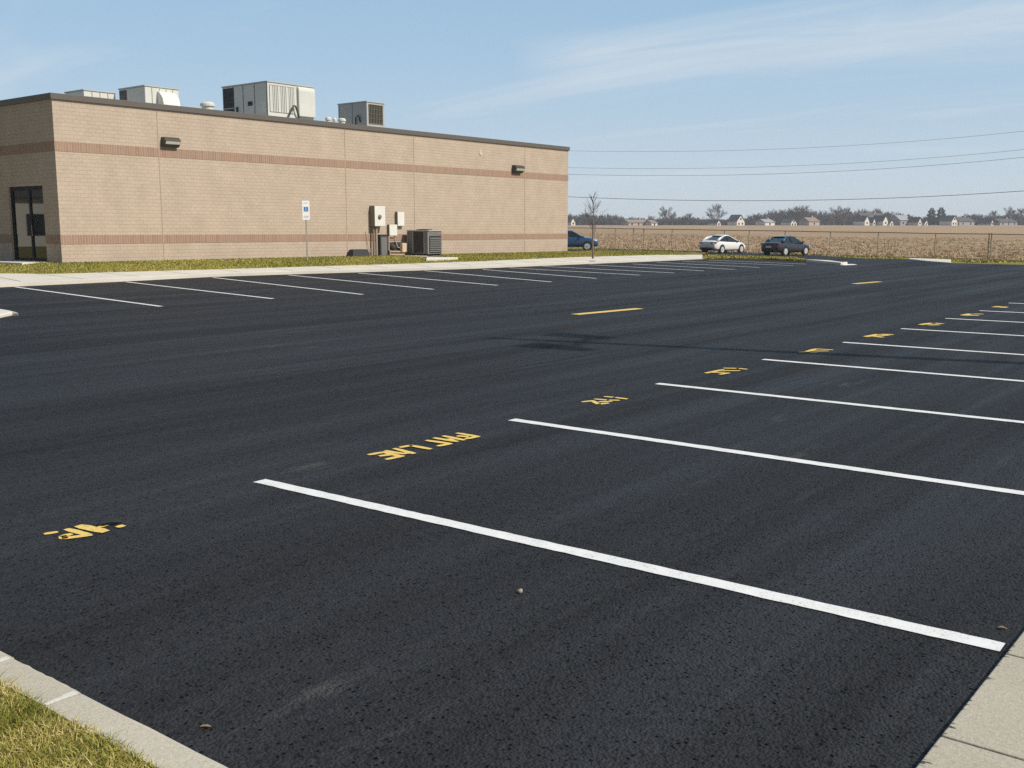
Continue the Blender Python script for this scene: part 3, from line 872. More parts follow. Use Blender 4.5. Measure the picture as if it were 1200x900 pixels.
# near turf
mb = MB()
nx, ny = 40, 10
for i in range(nx + 1):
    for j in range(ny + 1):
        x = lerp(-9, -.9, i / nx); y = lerp(-3, KI + .004, j / ny)
        mb.v.append((x, y, .118 + .008 * math.sin(x * 3.1) * math.cos(y * 4.3) if j < ny else .124))
for i in range(nx):
    for j in range(ny):
        a = i * (ny + 1) + j; mb.f.append((a, a + ny + 1, a + ny + 2, a + 1))
o = mb.build('turf', 'lawn', smooth=True); o['kind'] = 'structure'
n1 = 70000; n2 = 34000
bx = np.concatenate([rng.uniform(-5.2, -1.5, n1), rng.uniform(-9, -.9, n2)])
by = np.concatenate([rng.uniform(KI - .75, KI + .035, n1), rng.uniform(-1.0, KI + .035, n2)])
edge = .045 * smooth_noise(bx, bx * 0, 9, 21) + .0
keep = by < KI + edge
bx, by = bx[keep], by[keep]
bp = np.stack([bx, by, np.full(len(bx), .114)], 1)
tn = np.clip(.52 + .42 * smooth_noise(bx, by, 9, 4) + rng.normal(0, .25, len(bx)), 0, 1)
tag(blades('near_grass', bp, .012, .042, .0038, 1.0, tn), 'olive and straw grass tufts behind the near kerb', 'grass', kind='stuff')

# near sidewalk slabs on the right, dark joints between
SX = -.925; ys = [-4, -2.5, -1, .35, 1.1, 2.0, 2.66, 3.54, 4.425]
while ys[-1] < 46: ys.append(ys[-1] + 1.5)
mb = MB()
for a, b in zip(ys, ys[1:]):
    mb.box((SX, a + .005, -.1), (SX + 1.5, b - .005, .03))
o = mb.build('sidewalk', 'walk', bevel=.006); o['kind'] = 'structure'
mb = MB(); mb.box((SX + .012, -4, -.1), (SX + 1.49, 46, .018)); o = mb.build('sidewalk_joint', 'joint'); o['kind'] = 'structure'

# ------------------------------------------------------------------ painted lines
ZP = .004
def strip(a, b, w):
    a, b = Vector(a), Vector(b); t = (b - a).normalized(); nrm = Vector((-t.y, t.x, 0)) * (w / 2)
    mb = MB(); k = max(1, int((b - a).length / .07)); 
    for i in range(k + 1):
        q = a.lerp(b, i / k); e = R.uniform(-.004, .003); e2 = R.uniform(-.004, .003)
        mb.v += [tuple(q + nrm * (1 + e / w * 2)), tuple(q - nrm * (1 + e2 / w * 2))]
    for i in range(k):
        mb.f.append((2 * i, 2 * i + 1, 2 * i + 3, 2 * i + 2))
    return mb
right_ends = [(304, 563), (599.5, 491.5), (770, 449.3), (894, 421), (988, 401), (1056, 385), (1108, 373), (1148, 364), (1182, 355)]
ordw = ['nearest', 'second', 'third', 'fourth', 'fifth', 'sixth', 'seventh', 'eighth', 'ninth', 'tenth', 'eleventh', 'twelfth', 'thirteenth', 'fourteenth']
for k, q in enumerate(right_ends):
    a = P(*q, z=ZP); 
    y1 = a.y + (.11 if k == 0 else .06)
    b = Vector((-.93, y1, ZP))
    if k == 0: b = P(1175, 758.5, ZP)
    lab = 'nearest and longest-looking white stall line, reaching the near sidewalk at the lower right' if k == 0 else f'{ordw[k]} white stall line from the camera in the right-hand row'
    tag(strip(a, b, .112).build('stall_line', 'white_paint', fix=False), lab, 'stall line', 'white stall lines of the right row')
left_lines = [((18, 336.2), (189, 359)), ((148, 330.3), (320, 350)), ((250, 325.2), (425, 345)), ((338, 322.2), (508, 339)), ((420, 320), (583, 334.3)), ((498, 317.3), (646, 330.3)), ((566, 315.8), (699, 326.2)),
              ((597, 313.8), (750, 322.3)), ((636, 312), (790, 319.8)), ((690, 310.2), (824, 317.3)), ((742, 309.3), (861, 315.7)), ((770, 307.4), (890, 313.3)), ((800, 306.1), (930, 311.1)), ((830, 304.8), (945, 309.4))]
for k, (a, b) in enumerate(left_lines):
    lab = 'leftmost white stall line of the row along the building' if k == 0 else f'{ordw[k]} white stall line from the left in the row along the building'
    tag(strip(P(*a, z=ZP), P(*b, z=ZP), .115).build('stall_line', 'white_paint', fix=False), lab, 'stall line', 'white stall lines along the building')
for (a, b, lab) in (((671.5, 368.6), (752, 361.2), 'nearer yellow centre dash on the open asphalt'), ((1000, 332.6), (1032, 329.9), 'farther yellow centre dash near the far end of the asphalt')):
    tag(strip(P(*a, z=ZP).lerp(P(*b, z=ZP), .03), P(*b, z=ZP).lerp(P(*a, z=ZP), .03), .24).build('lane_dash', 'yellow_paint', fix=False), lab, 'lane marking', 'yellow dashes in the middle of the aisle')

def strokes(crop, sc, polys, wpx, name, label, mat='yellow_paint'):
    """painted letter strokes, measured on the ground"""
    mb = MB()
    ox, oy = crop
    for n_, pl in enumerate(polys):
        ww = wpx
        if isinstance(pl[0], (int, float)): ww, pl = pl[0], pl[1:]
        pp = [P(ox + x / sc, oy + y / sc, ZP + .0004 * n_) for x, y in pl]
        # stroke width on the ground from the stroke's picture thickness, capped to a brush-like width
        for a, b in zip(pp, pp[1:]):
            t = (b - a); t.z = 0; L = t.length; t.normalize(); nr_ = Vector((-t.y, t.x, 0)) * ww / 2
            k = 5; i0 = len(mb.v)
            for i in range(k + 1):
                q = a.lerp(b, i / k); q = q + t * (ww * .25 * (1 if i == k else -1 if i == 0 else 0))
                f_ = .72 if i in (0, k) else 1
                mb.v += [tuple(q + nr_ * f_ * R.uniform(.9, 1.08)), tuple(q - nr_ * f_ * R.uniform(.9, 1.08))]
            for i in range(k): mb.f.append((i0 + 2 * i, i0 + 2 * i + 1, i0 + 2 * i + 3, i0 + 2 * i + 2))
    return tag(mb.build(name, mat, fix=False), label, 'pavement lettering', 'yellow lettering at the ends of the right-hand stalls')
strokes((425, 495), 8.571, [[(70, 322), (212, 297)], [(180, 335), (310, 318)], [(212, 297), (385, 340)], [(245, 368), (400, 335)], [(235, 285), (395, 312)], [(395, 312), (470, 305)], [(325, 262), (510, 310)],
    [(385, 248), (485, 230), (675, 265)], [(650, 180), (880, 212)], [(765, 235), (878, 212)], [(725, 155), (945, 190)], [(815, 135), (1015, 175)], [(870, 165), (905, 182)], [(955, 107), (1155, 140)], [(1045, 162), (1155, 140)], [(960, 135), (1050, 142)]],
    .055, 'pavement_lettering', 'longest yellow lettering, two words, beside the end of the nearest white stall line')
strokes((40, 595), 10, [[.045, (140, 303), (255, 284)], [.05, (390, 250), (640, 316)], [.05, (655, 318), (350, 355), (335, 333), (420, 309)], [.075, (535, 212), (820, 274)], [.035, (745, 230), (860, 200)], [.05, (990, 221), (1035, 209)]],
    .08, 'pavement_lettering', 'broken yellow lettering and dot at the lower left, nearest the kerb')
strokes((675, 455), 17.14, [[(140, 270), (330, 248)], [(330, 250), (460, 318), (640, 295)], [(390, 215), (640, 235), (850, 240)], [(480, 270), (700, 260)], [(590, 165), (770, 180), (1010, 212)]], .058, 'pavement_lettering', 'short yellow lettering just beyond the end of the second white stall line')
strokes((820, 424), 18.46, [[(140, 240), (500, 168)], [(250, 225), (520, 225)], [(445, 268), (620, 238)], [(540, 135), (820, 140), (1010, 158)], [(520, 190), (850, 190)]], .065, 'pavement_lettering', 'short yellow lettering beyond the end of the third white stall line')
strokes((930, 400), 21.8, [[(160, 275), (310, 265), (560, 195)], [(450, 288), (590, 288)], [(560, 190), (980, 215)], [(440, 245), (870, 245)]], .075, 'pavement_lettering', 'small yellow lettering beyond the fourth stall line, touched by the pole shadow')
strokes((1000, 355), 6, [[(88, 236), (180, 220), (270, 222)], [(140, 232), (200, 240)], [(190, 228), (240, 226)]], .12, 'pavement_lettering', 'small yellow lettering beyond the fifth white stall line')
strokes((1000, 355), 6, [[(475, 152), (560, 141), (622, 146)], [(540, 155), (595, 153)]], .13, 'pavement_lettering', 'small yellow lettering beyond the sixth white stall line')
strokes((1000, 355), 6, [[(770, 86), (830, 76), (902, 78)], [(800, 87), (870, 87)]], .14, 'pavement_lettering', 'faint yellow lettering beyond the seventh white stall line')
strokes((1000, 355), 6, [[(988, 28), (1076, 28)], [(1010, 24), (1060, 32)]], .16, 'pavement_lettering', 'farthest and smallest yellow lettering, beyond the eighth white stall line')

# ------------------------------------------------------------------ litter
def leaf(label, px, py, L, wd, mat, rz, name='fallen_leaf', lift=.006, tip=None):
    p = P(px, py, .003)
    mb = MB(); n = 6
    for i in range(n + 1):
        t = i / n; w = wd * math.sin(math.pi * (t * .86 + .07)) * .5
        zz = lift * math.sin(t * 3.0) + .002; c = lift * .8; w *= R.uniform(.55, 1.35)
        mb.v += [(L * (t - .5), -w, zz + c * w / wd), (L * (t - .5), 0, zz * .6), (L * (t - .5), w, zz + c * 1.2 * w / wd)]
    for i in range(n):
        for j in range(2):
            a = i * 3 + j; mb.f.append((a, a + 3, a + 4, a + 1))
    o = mb.build(name, mat, loc=p, rz=rz, fix=False, smooth=True)
    so = o.modifiers.new('thick', 'SOLIDIFY'); so.thickness = .0015
    return tag(o, label, 'leaf')
leaf('curled dark leaf lying beside the broken yellow lettering', 129, 614, .15, .12, 'darkleaf', YAW + .35, lift=.018)
#leaf('small dry leaf on the asphalt near the lower left kerb, below the lettering', 84, 723, .06, .035, 'deadleaf', YAW + .5, lift=.004)
leaf('thin dry brown leaf on the dark asphalt beside the near kerb', 240, 852, .042, .012, 'deadleaf', YAW + .1, lift=.004)
leaf('dry tan leaf in the corner between the white line and the near sidewalk', 1174, 737, .045, .012, 'deadleaf', YAW - .3, lift=.006)
#leaf('pale scrap of leaf on the asphalt at the lower right', 980, 853, .05, .008, 'deadleaf', YAW + .1, lift=.004)
p = P(609, 695, .0)
bm = bmesh.new(); bmesh.ops.create_icosphere(bm, subdivisions=2, radius=.014)
for v in bm.verts: v.co = Vector((v.co.x * 1.0, v.co.y * 1.15, v.co.z * .75)) * (1 + .18 * math.sin(v.co.x * 190 + v.co.y * 110))
me = bpy.data.meshes.new('pebble'); bm.to_mesh(me); bm.free(); me.materials.append(M['stone'])
o = bpy.data.objects.new('pebble', me); COL.objects.link(o); o.location = (p.x, p.y, .011); tag(o, 'small round tan pebble alone on the foreground asphalt', 'pebble')

# ------------------------------------------------------------------ accessible parking sign
sb = P(360.2, 308.3, .2)
sg = thing('parking_sign', 'white accessible parking sign with a blue symbol on a thin post before the tan wall', 'sign', (sb.x, sb.y, sb.z - .05))
Ds = fwd(sb.x, sb.y); zt = PD(359, 235, Ds).z - sb.z + .05; zb2 = PD(359, 257.6, Ds).z - sb.z + .05
ws = 8.6 / F * Ds
ang = math.atan2(sb.y, sb.x) ; face = math.atan2(-sb.y, -sb.x)
face = rad(-25)     # direction the plate faces
MF = Matrix.Rotation(face, 4, 'Z')
m = MB(); m.box((-.02, -.03, 0), (.02, .03, zt - .06)); m.build('post', 'post', sg, rz=face)
pl = MB(); pl.box((.022, -ws / 2, zb2), (.028, ws / 2, zt)); plate = pl.build('plate', 'sign_white', sg, rz=face)
# symbol: blue square with a white wheelchair figure
zc = lerp(zb2, zt, .55); s_ = ws * .62
m = MB(); m.box((.0285, -s_ / 2, zc - s_ / 2), (.0300, s_ / 2, zc + s_ / 2)); m.build('symbol_panel', 'sign_blue', plate)
m = MB()
X = .0312
def spt(u, v): return Vector((X, u * s_, zc + v * s_))
m.lathe([(.065 * s_, 0), (.065 * s_, .001)], tuple(spt(-.05, .33)), axis='x', n=12)
m.tube([spt(-.05, .24), spt(-.04, -.02), spt(.16, -.02), spt(.24, -.26), spt(.31, -.24)], .03 * s_ + .002, 6)
arc = [spt(-.03 + .22 * math.cos(t), -.14 + .22 * math.sin(t)) for t in [rad(d) for d in range(110, 350, 20)]]
m.tube(arc, .025 * s_ + .002, 6)
m.tube([spt(-.04, .12), spt(.12, .10)], .025 * s_ + .002, 6)
m.build('symbol', 'sign_white', plate)
for (v, u0, u1) in ((.13, -.36, .30), (.19, -.30, .36), (.87, -.3, .3)):
    zz = lerp(zb2, zt, v); m = MB(); m.box((.0285, ws * u0, zz - .016), (.0296, ws * u1, zz + .016)); m.build('lettering', 'sign_grey', plate)

# ------------------------------------------------------------------ meters, boxes and pipes on the wall
def wz(y): return lerp(ZB0, ZB1, (y - Y0) / (Y1 - Y0))
def wbox(label, xl, xr, yt, yb, dep, name, cat, mat, sidemat, extra=None, group=None):
    a = PX(xl, yt, XW + dep); b = PX(xr, yb, XW + dep)
    w, h = b.y - a.y, a.z - b.z
    t = thing(name, label, cat, (XW + .003, a.y, b.z), 0, group)
    m = MB(); m.box((0, 0, 0), (dep - .02, w, h)); m.build('case', sidemat, t, bevel=.012)
    m = MB(); m.box((dep - .018, .01, .01), (dep, w - .01, h - .01)); d = m.build('cover', mat, t, bevel=.008)
    return t, w, h, dep
t, w, h, dep = wbox('largest pale electrical cabinet, with a round meter, raised on a pipe whose shadow is built as a dark tube', 438.8, 451.8, 241, 265.2, .36, 'meter_cabinet', 'electrical box', 'box_white', 'box_shade')
m = MB(); m.lathe([(.10, 0), (.10, .05), (.07, .07)], (dep + .001, w * .45, h * .47), axis='x', n=16); m.build('meter', 'midgrey', t)
m = MB(); m.box((dep + .001, w * .36, h * .34), (dep + .02, w * .54, h * .38)); m.build('data_plate', 'dkgrey', t)
zg = wz(PX(440, 300, XW).y)
zf_ = t.location.z
for off, mat_, r_ in ((.04 * w, 'box_shade', .055), (.30 * w, 'pipe', .06)):  # the dark tube is added as the shadow of the tan pipe
    m = MB(); m.tube([(.16, off + .06, zg - zf_ - .05), (.16, off + .06, -.002)], r_, 10); m.build('conduit_and_shadow', mat_, t)
wbox('small plain pale box, upper of the pair right of the meter cabinet', 465.8, 474.2, 248, 265, .18, 'electrical_box', 'electrical box', 'box_white', 'box_shade', group='small pale boxes on the wall')
t, w, h, dep = wbox('small square pale box, lower of the pair right of the meter cabinet', 456.2, 465.8, 263, 276.3, .16, 'electrical_box', 'electrical box', 'box_white', 'box_shade', group='small pale boxes on the wall')
# dark cabinets behind the meter pipe
def cabinet(label, xl, xr, yt, ybase, X0, X1, mats):
    a = PX(xl, yt, X1); b = PX(xr, ybase, X1)
    t = thing('utility_cabinet', label, 'utility cabinet', (X1, a.y, b.z - .05), 0)
    w, h = b.y - a.y, a.z - b.z + .05
    m = MB(); m.box((X0 - X1, 0, 0), (0, w, h)); m.build('body', mats[0], t, bevel=.015)
    m = MB(); m.box((.001, w * .12, h * .08), (.012, w * .88, h * .92)); m.build('door', mats[1], t)
    m = MB(); m.box((X0 - X1 - .01, -.012, h + .001), (.02, w + .012, h + .03)); m.build('lid', mats[0], t)
    return t
cabinet('tall dark grey utility cabinet standing just right of the meter pipe', 445.5, 454.8, 275.8, 301, XW + .02, XW + .28, ('dkgrey', 'midgrey'))
# low black block with sloped sides, left of the meter pipe
a = PX(414, 301.5, XW + .55); b = PX(434.5, 301.5, XW + .55); ht = PX(424, 292, XW + .3).z - a.z
w = b.y - a.y
t = thing('dark_block', 'low black sloped block at the foot of the wall, left of the meter cabinet', 'utility cover', (XW, a.y, a.z - .03))
m = MB(); c = [(.02, 0, 0), (.55, 0, 0), (.55, w, 0), (.02, w, 0), (.08, w * .14, ht), (.40, w * .14, ht), (.40, w * .97, ht), (.08, w * .97, ht)]
m.hexa(c); m.build('body', 'black', t, bevel=.02)
m = MB(); m.hexa([(.09, w * .16, ht + .001), (.39, w * .16, ht + .001), (.39, w * .95, ht + .001), (.09, w * .95, ht + .001), (.10, w * .2, ht + .03), (.38, w * .2, ht + .03), (.38, w * .91, ht + .03), (.10, w * .91, ht + .03)]); m.build('lid', 'dkgrey', t)
# pipe run
base = PX(457, 300, XW + .45); zg = base.z
def wp(px, py, dep_): q = PX(px, py, XW + dep_); return (q.x - base.x, q.y - base.y, q.z - zg)
t = thing('gas_pipes', 'bent tan pipes with a regulator, between the dark cabinet and the condenser', 'pipes', base)
m = MB()
m.tube([wp(455.5, 276.5, .3), wp(455.5, 293, .3), wp(457.5, 294.8, .35), wp(473, 295.2, .35)], .045, 8)
m.tube([wp(455.5, 277.5, .3), wp(461, 277.5, .3), wp(463, 282, .3), wp(466, 289.5, .3), wp(471, 291.5, .32)], .035, 8)
m.tube([wp(457, 298.2, .45), wp(473.5, 298.4, .45)], .045, 8)
m.tube([wp(457, 302, .45), wp(457, 294.5, .45)], .035, 8)
m.build('pipe', 'pipe', t)
m = MB(); m.lathe([(.05, -.16), (.17, -.05), (.17, .05), (.05, .16)], wp(460.3, 289.5, .22), axis='z', n=14); m.build('regulator', 'dkgrey', t)
m = MB(); q = Vector(wp(459.8, 295.8, .12)); m.box((q.x - .1, q.y - .25, q.z - .3), (q.x + .12, q.y + .62, q.z + .52)); m.build('meter_body', 'dkgrey', t, bevel=.05)
wbt = PX(471.5, 285, XW + .5); wbb = PX(476.8, 295.5, XW + .5)
t = thing('junction_box', 'small tan junction box on short legs beside the condenser', 'electrical box', (XW + .5, wbt.y, wbb.z))
w, h = wbb.y - wbt.y, wbt.z - wbb.z
m = MB(); m.box((-.2, 0, 0), (0, w, h)); m.build('case', 'tanbox', t, bevel=.01)
m = MB(); m.box((.001, .02, .02), (.012, w - .02, h - .02)); m.build('cover', 'tanbox', t, bevel=.004)
for yy in (.06, w - .06):
    m = MB(); m.tube([(-.1, yy, -.45), (-.1, yy, -.001)], .03, 8); m.build('leg', 'pipe', t)
# thin conduit loop left of the cabinet
q = PX(430, 282, XW + .05)
m = MB(); m.tube([(0, -.02, .45), (.03, 0, .1), (.04, .06, -.3), (.02, .22, -.62), (.0, .30, -.1), (0, .3, .2)], .014, 6)
tag(m.build('cable_loop', 'pipe', loc=(XW + .02, q.y, q.z), smooth=True), 'thin hanging cable loop on the wall left of the meter cabinet', 'cable')

# condenser on its pad
Xp = P(518, 306.0, .17).x                      # front of the pad, close to the walk
zp = PX(518, 302.2, Xp).z
cz = P(502.5, 299.6, zp); Xf = cz.x; cz.z = zp + .02
lx = PY(477.6, 299, cz.y).x; ry = PX(517.8, 299, Xf).y; zt = PX(502.5, 270, Xf).z
cd = thing('condenser', 'dark grey condenser with a black coil side, standing on a concrete pad by the wall', 'air conditioner', (Xf, cz.y, cz.z))
Wd, L, H = Xf - lx, ry - cz.y, zt - cz.z
m = MB(); m.box((-Wd, 0, .05), (0, L, H - .04)); m.build('cabinet', 'midgrey', cd, bevel=.015)
m = MB(); m.box((-Wd - .03, -.03, H - .038), (.03, L + .03, H + .015)); m.build('top_panel', 'galv', cd, bevel=.01)
m = MB(); m.lathe([(min(Wd, L) * .42, H + .016), (min(Wd, L) * .42, H + .05), (min(Wd, L) * .1, H + .07)], (-Wd / 2, L / 2, 0), n=20); m.build('fan_guard', 'black', cd)
m = MB(); m.box((-Wd * .70, -.012, .12), (-Wd * .22, -.001, H - .08)); m.build('coil', 'coil', cd)
for a in (-.99, -.72, -.20, -.02):
    m = MB(); m.box((Wd * a - .015, -.03, .06), (Wd * a + .015, -.001, H - .06)); m.build('corner_post', 'galv', cd)
m = MB()
for i in range(8):
    zz = .18 + (H - .48) * i / 8
    m.hexa([(.001, L * .06, zz), (.05, L * .06, zz - .03), (.05, L * .94, zz - .03), (.001, L * .94, zz), (.001, L * .06, zz + .035), (.05, L * .06, zz + .01), (.05, L * .94, zz + .01), (.001, L * .94, zz + .035)])
m.build('louvres', 'midgrey', cd)
m = MB(); m.box((.001, L * .58, H - .22), (.012, L * .90, H - .13)); bd = m.build('badge', 'red', cd)
m = MB(); m.box((.0005, L * .05, .12), (.004, L * .95, H - .28)); m.build('louvre_back', 'black', cd)
for yy in (.08, L - .08):
    m = MB(); m.box((-Wd + .05, yy - .05, -.02), (-.05, yy + .05, .048)); m.build('foot', 'black', cd)
pr_ = PX(537, 303.5, Xp).y; pl_ = PX(499.5, 304, Xp).y
m = MB()
m.prism([(Xf - Wd - .2, cz.y - .2), (Xf + .05, cz.y - .2), (Xp, pl_), (Xp, pr_), (Xf - Wd - .2, pr_)], zp - .6, zp)
tag(m.build('equipment_pad', 'concrete', bevel=.03), 'pale concrete slab under the condenser, sticking out toward the walk', 'concrete pad')

# ------------------------------------------------------------------ light poles (stand out of frame right, throw the long shadows)
def lightpole(tip, label, arms):
    el = math.tan(SUN_EL); L = 11.2; H = L * el
    b = tip + SUN_DIR * L
    t = thing('light_pole', label, 'light pole', (b.x, b.y, 0))
    m = MB(); m.lathe([(.22, -.1), (.22, .55), (.19, .58)], (0, 0, 0), n=18); m.build('base', 'concrete', t)
    m = MB(); m.hexa([(-.13, -.13, .582), (.13, -.13, .582), (.13, .13, .582), (-.13, .13, .582), (-.08, -.08, H), (.08, -.08, H), (.08, .08, H), (-.08, .08, H)]); m.build('pole', 'bronze', t)
    if arms:
        zz = H - 1.5
        m = MB(); m.tube([(.45, -1.0, zz), (-.45, 1.0, zz)], .035, 8); m.build('crossarm', 'bronze', t)
        for sgn in (-1, 1):
            o_ = -.34 * sgn
            m = MB(); m.hexa([(o_ - .65, sgn * .75 - .34, zz + .1), (o_ + .45, sgn * .75 - .18, zz + .05), (o_ + .45, sgn * .75 + .18, zz + .05), (o_ - .65, sgn * .75 + .34, zz + .1),
                              (o_ - .55, sgn * .75 - .28, zz + .30), (o_ + .45, sgn * .75 - .15, zz + .26), (o_ + .45, sgn * .75 + .15, zz + .26), (o_ - .55, sgn * .75 + .28, zz + .30)])
            h_ = m.build('lamp_head', 'bronze', t, bevel=.02)
    return t
tp = P(575, 396); tp.z = 0
lightpole(tp, 'tall bronze twin-headed light pole whose shadow crosses the near asphalt', True)
tp = P(1108, 316.6); tp.z = 0
lightpole(tp, 'tall bronze light pole whose thin shadow lies on the far asphalt', False)

# ------------------------------------------------------------------ chain-link fence
fd_ = Vector((FB.x - FA.x, FB.y - FA.y, 0)); FL = fd_.length; fu = fd_ / FL
def fpt(s_, z): return Vector((FA.x + fu.x * s_, FA.y + fu.y * s_, lerp(FA.z, FB.z, s_ / FL) + z))
FH = 1.86; S0, S1 = -14.0, FL + 22
fe = thing('chain_link_fence', 'weathered chain-link fence with a brown top rail along the edge of the field', 'fence', tuple(fpt(0, 0)))
org = fpt(0, 0)
def frel(p): return tuple(p - org)
m = MB(); m.tube([frel(fpt(S0 + (S1 - S0) * i / 30, FH + .01 * math.sin(i * 1.7))) for i in range(31)], .036, 6); m.build('top_rail', 'fencerail', fe)
m = MB(); m.tube([frel(fpt(S0, .08)), frel(fpt(S1, .08))], .012, 4); m.build('tension_wire', 'fence', fe)
# posts at the spots the photograph shows, then a regular rhythm outside
spx = [697, 721, 742, 754, 787, 848, 877, 919, 972, 1028, 1095, 1157.5, 1160.5]
slist = []
for px in spx:
    d = ray(px, 300); # intersect with fence line in plan
    # solve FA + fu*s = t*d
    det = fu.x * (-d.y) - fu.y * (-d.x)
    s_ = ((-FA.x) * (-d.y) - (-FA.y) * (-d.x)) / det
    slist.append(s_)
slist += [slist[-1] + k * 3.05 for k in range(1, 8)] + [slist[0] - k * 3.05 for k in range(1, 4)]
for k, s_ in enumerate(slist):
    thick = .042 if k in (2, 3, 11, 12) else .033
    m = MB(); m.tube([frel(fpt(s_, -.1)), frel(fpt(s_, FH + (.05 if thick > .04 else -.03)))], thick, 8)
    m.lathe([(thick * 1.15, 0), (thick * 1.15, .04), (.01, .07)], frel(fpt(s_, FH + (.05 if thick > .04 else -.028))), n=8); m.build('post', 'fence', fe)
# woven wire
vs = []
stp = .16; rw = .0035
ns = int((S1 - S0) / stp)
for k in range(ns):
    for dirn in (1, -1):
        s_ = S0 + k * stp
        a = fpt(s_, .06 if dirn > 0 else FH - .02); b = fpt(s_ + (FH - .08), FH - .02 if dirn > 0 else .06)
        off = Vector((-fu.y, fu.x, 0)) * (.004 * dirn)
        nn = Vector((fu.x, fu.y, 0)) * rw
        vs += [a + off - nn - org, a + off + nn - org, b + off + nn - org, b + off - nn - org]
o = np_mesh('wire_mesh', [tuple(v) for v in vs], None, 'fence', None, 4, fe)

# ------------------------------------------------------------------ stubble in the near field
sp = []
for _ in range(6800):
    s_ = R.uniform(-20, 78); o_ = 1.5 + 130 * R.random() ** 1.6
    D = fence_D(max(-70, min(70, s_))) + o_
    rr = round(o_ / .9) * .9
    x, y = W(D, s_); sp.append((x, y, G(x, y) + .05))
sp = np.array(sp)
base = np.repeat(sp, 11, axis=0); base[:, :2] += rng.normal(0, .14, (len(base), 2))
tn = np.clip(np.repeat(rng.uniform(.15, .8, len(sp)), 11) + rng.normal(0, .2, len(base)), 0, 1)
tag(blades('corn_stubble', base, .05, .22, .06, .8, tn, 'stubble'), 'pale corn stubble scattered over the brown field behind the fence', 'crop stubble', kind='stuff')

# ------------------------------------------------------------------ trees
def branch_strips(rnd, p, d, L, r, depth, out, spread=.55, up=.15, kids=(3, 4)):
    q = p + d * L
    out.append((p.copy(), q.copy(), r, r * .62))
    if depth == 0: return
    for k in range(rnd.randint(*kids)):
        nd = (d + Vector((rnd.uniform(-1, 1), rnd.uniform(-1, 1), rnd.uniform(-.5, .8))) * spread + Vector((0, 0, up))).normalized()
        st = p.lerp(q, rnd.uniform(.45, 1.0))
        branch_strips(rnd, st, nd, L * rnd.uniform(.55, .82), r * .55, depth - 1, out, spread, up, kids)
def tubes(segs, n=4):
    mb = MB()
    for a, b, r0, r1 in segs: mb.tube([a, b], [r0, r1], n, cap=False)
    return mb
def bare_tree_mesh(seed, H, rmin=.0, depth=5):
    rnd = random.Random(seed); segs = []
    trunk = [(Vector((0, 0, -.3)), Vector((rnd.uniform(-.1, .1) * H * .1, 0, H * .15)), H * .022, H * .017)]
    tip = trunk[0][1]; out = []
    for k in range(8):
        a = k * 2 * math.pi / 4 + rnd.uniform(-.5, .5); e = rnd.uniform(.35, .8) if k < 4 else rnd.uniform(.9, 1.4)
        d = Vector((math.cos(a) * math.cos(e), math.sin(a) * math.cos(e), math.sin(e))).normalized()
        branch_strips(rnd, tip - Vector((0, 0, H * .03 * (k % 4) / 4)), d, H * (.27 if k > 3 else .22), H * .009, depth - 1, out, .62, .1)
    out = [(a, b, max(r0, rmin), max(r1, rmin * .7)) for a, b, r0, r1 in out]
    return trunk, out
protos = []; ptop = []
for sd in (3, 11, 23, 31):
    tr_, cr_ = bare_tree_mesh(sd, 12.0, .034, 5)
    tm = tubes(tr_, 8); cm = tubes(cr_, 3)
    protos.append((tm, cm)); ptop.append(max(b.z for a, b, r0, r1 in cr_))
pm = []
def far_tree(k, px, ybase, ytop, D, label):
    b = PD(px, ybase, D); b.z = G(b.x, b.y) - .1
    ht = PD(px, ytop, D).z - b.z
    t = thing('bare_tree', label, 'tree', b, R.uniform(0, 6.2), 'leafless trees beyond the field')
    k_ = ht / ptop[k]; t.scale = (k_ * 1.0, k_ * 1.0, k_)
    if k not in built:
        a = protos[k][0].build('trunk', 'bark', t); c = protos[k][1].build('crown', 'twig', t, fix=False); built[k] = (a, c)
    else:
        for q in built[k]:
            c = q.copy(); COL.objects.link(c); c.parent = t; c.name = q.name.split('.')[0]
    return t
built = {}
ft_ = [(0, 762, 251, 'low spreading bare tree left of the tallest trees, over the left field edge'), (1, 781, 240.5, 'round-crowned bare tree standing out left of the white car'), (2, 806, 249, 'low bare tree just right of the round-crowned one'),
       (3, 839, 238, 'tallest single bare tree, directly above the white car'), (0, 908, 243.5, 'bare tree above the white gabled house, left of the tall clump'), (1, 926, 241, 'wide bare tree in the clump above the dark car'),
       (2, 938, 239.5, 'tallest bare tree of the clump above the dark car'), (3, 952, 246, 'lower bare tree at the right edge of the clump above the dark car'), (1, 977, 240.5, 'bare tree right of the clump, at its left half of a wide crown'),
       (0, 989, 239.5, 'wide bare tree between the clump and the dark-roofed house'), (2, 1043, 247, 'small bare tree behind the paired white gables'), (3, 1163, 246, 'bare tree right of the last white gable'),
       (1, 1184, 241, 'tall thin bare tree near the right edge of the picture'), (2, 1197, 243, 'bare tree at the very right edge of the picture')]
for k, px, yt, lb in ft_: far_tree(k, px, 263.2, yt, R.uniform(610, 640), lb)
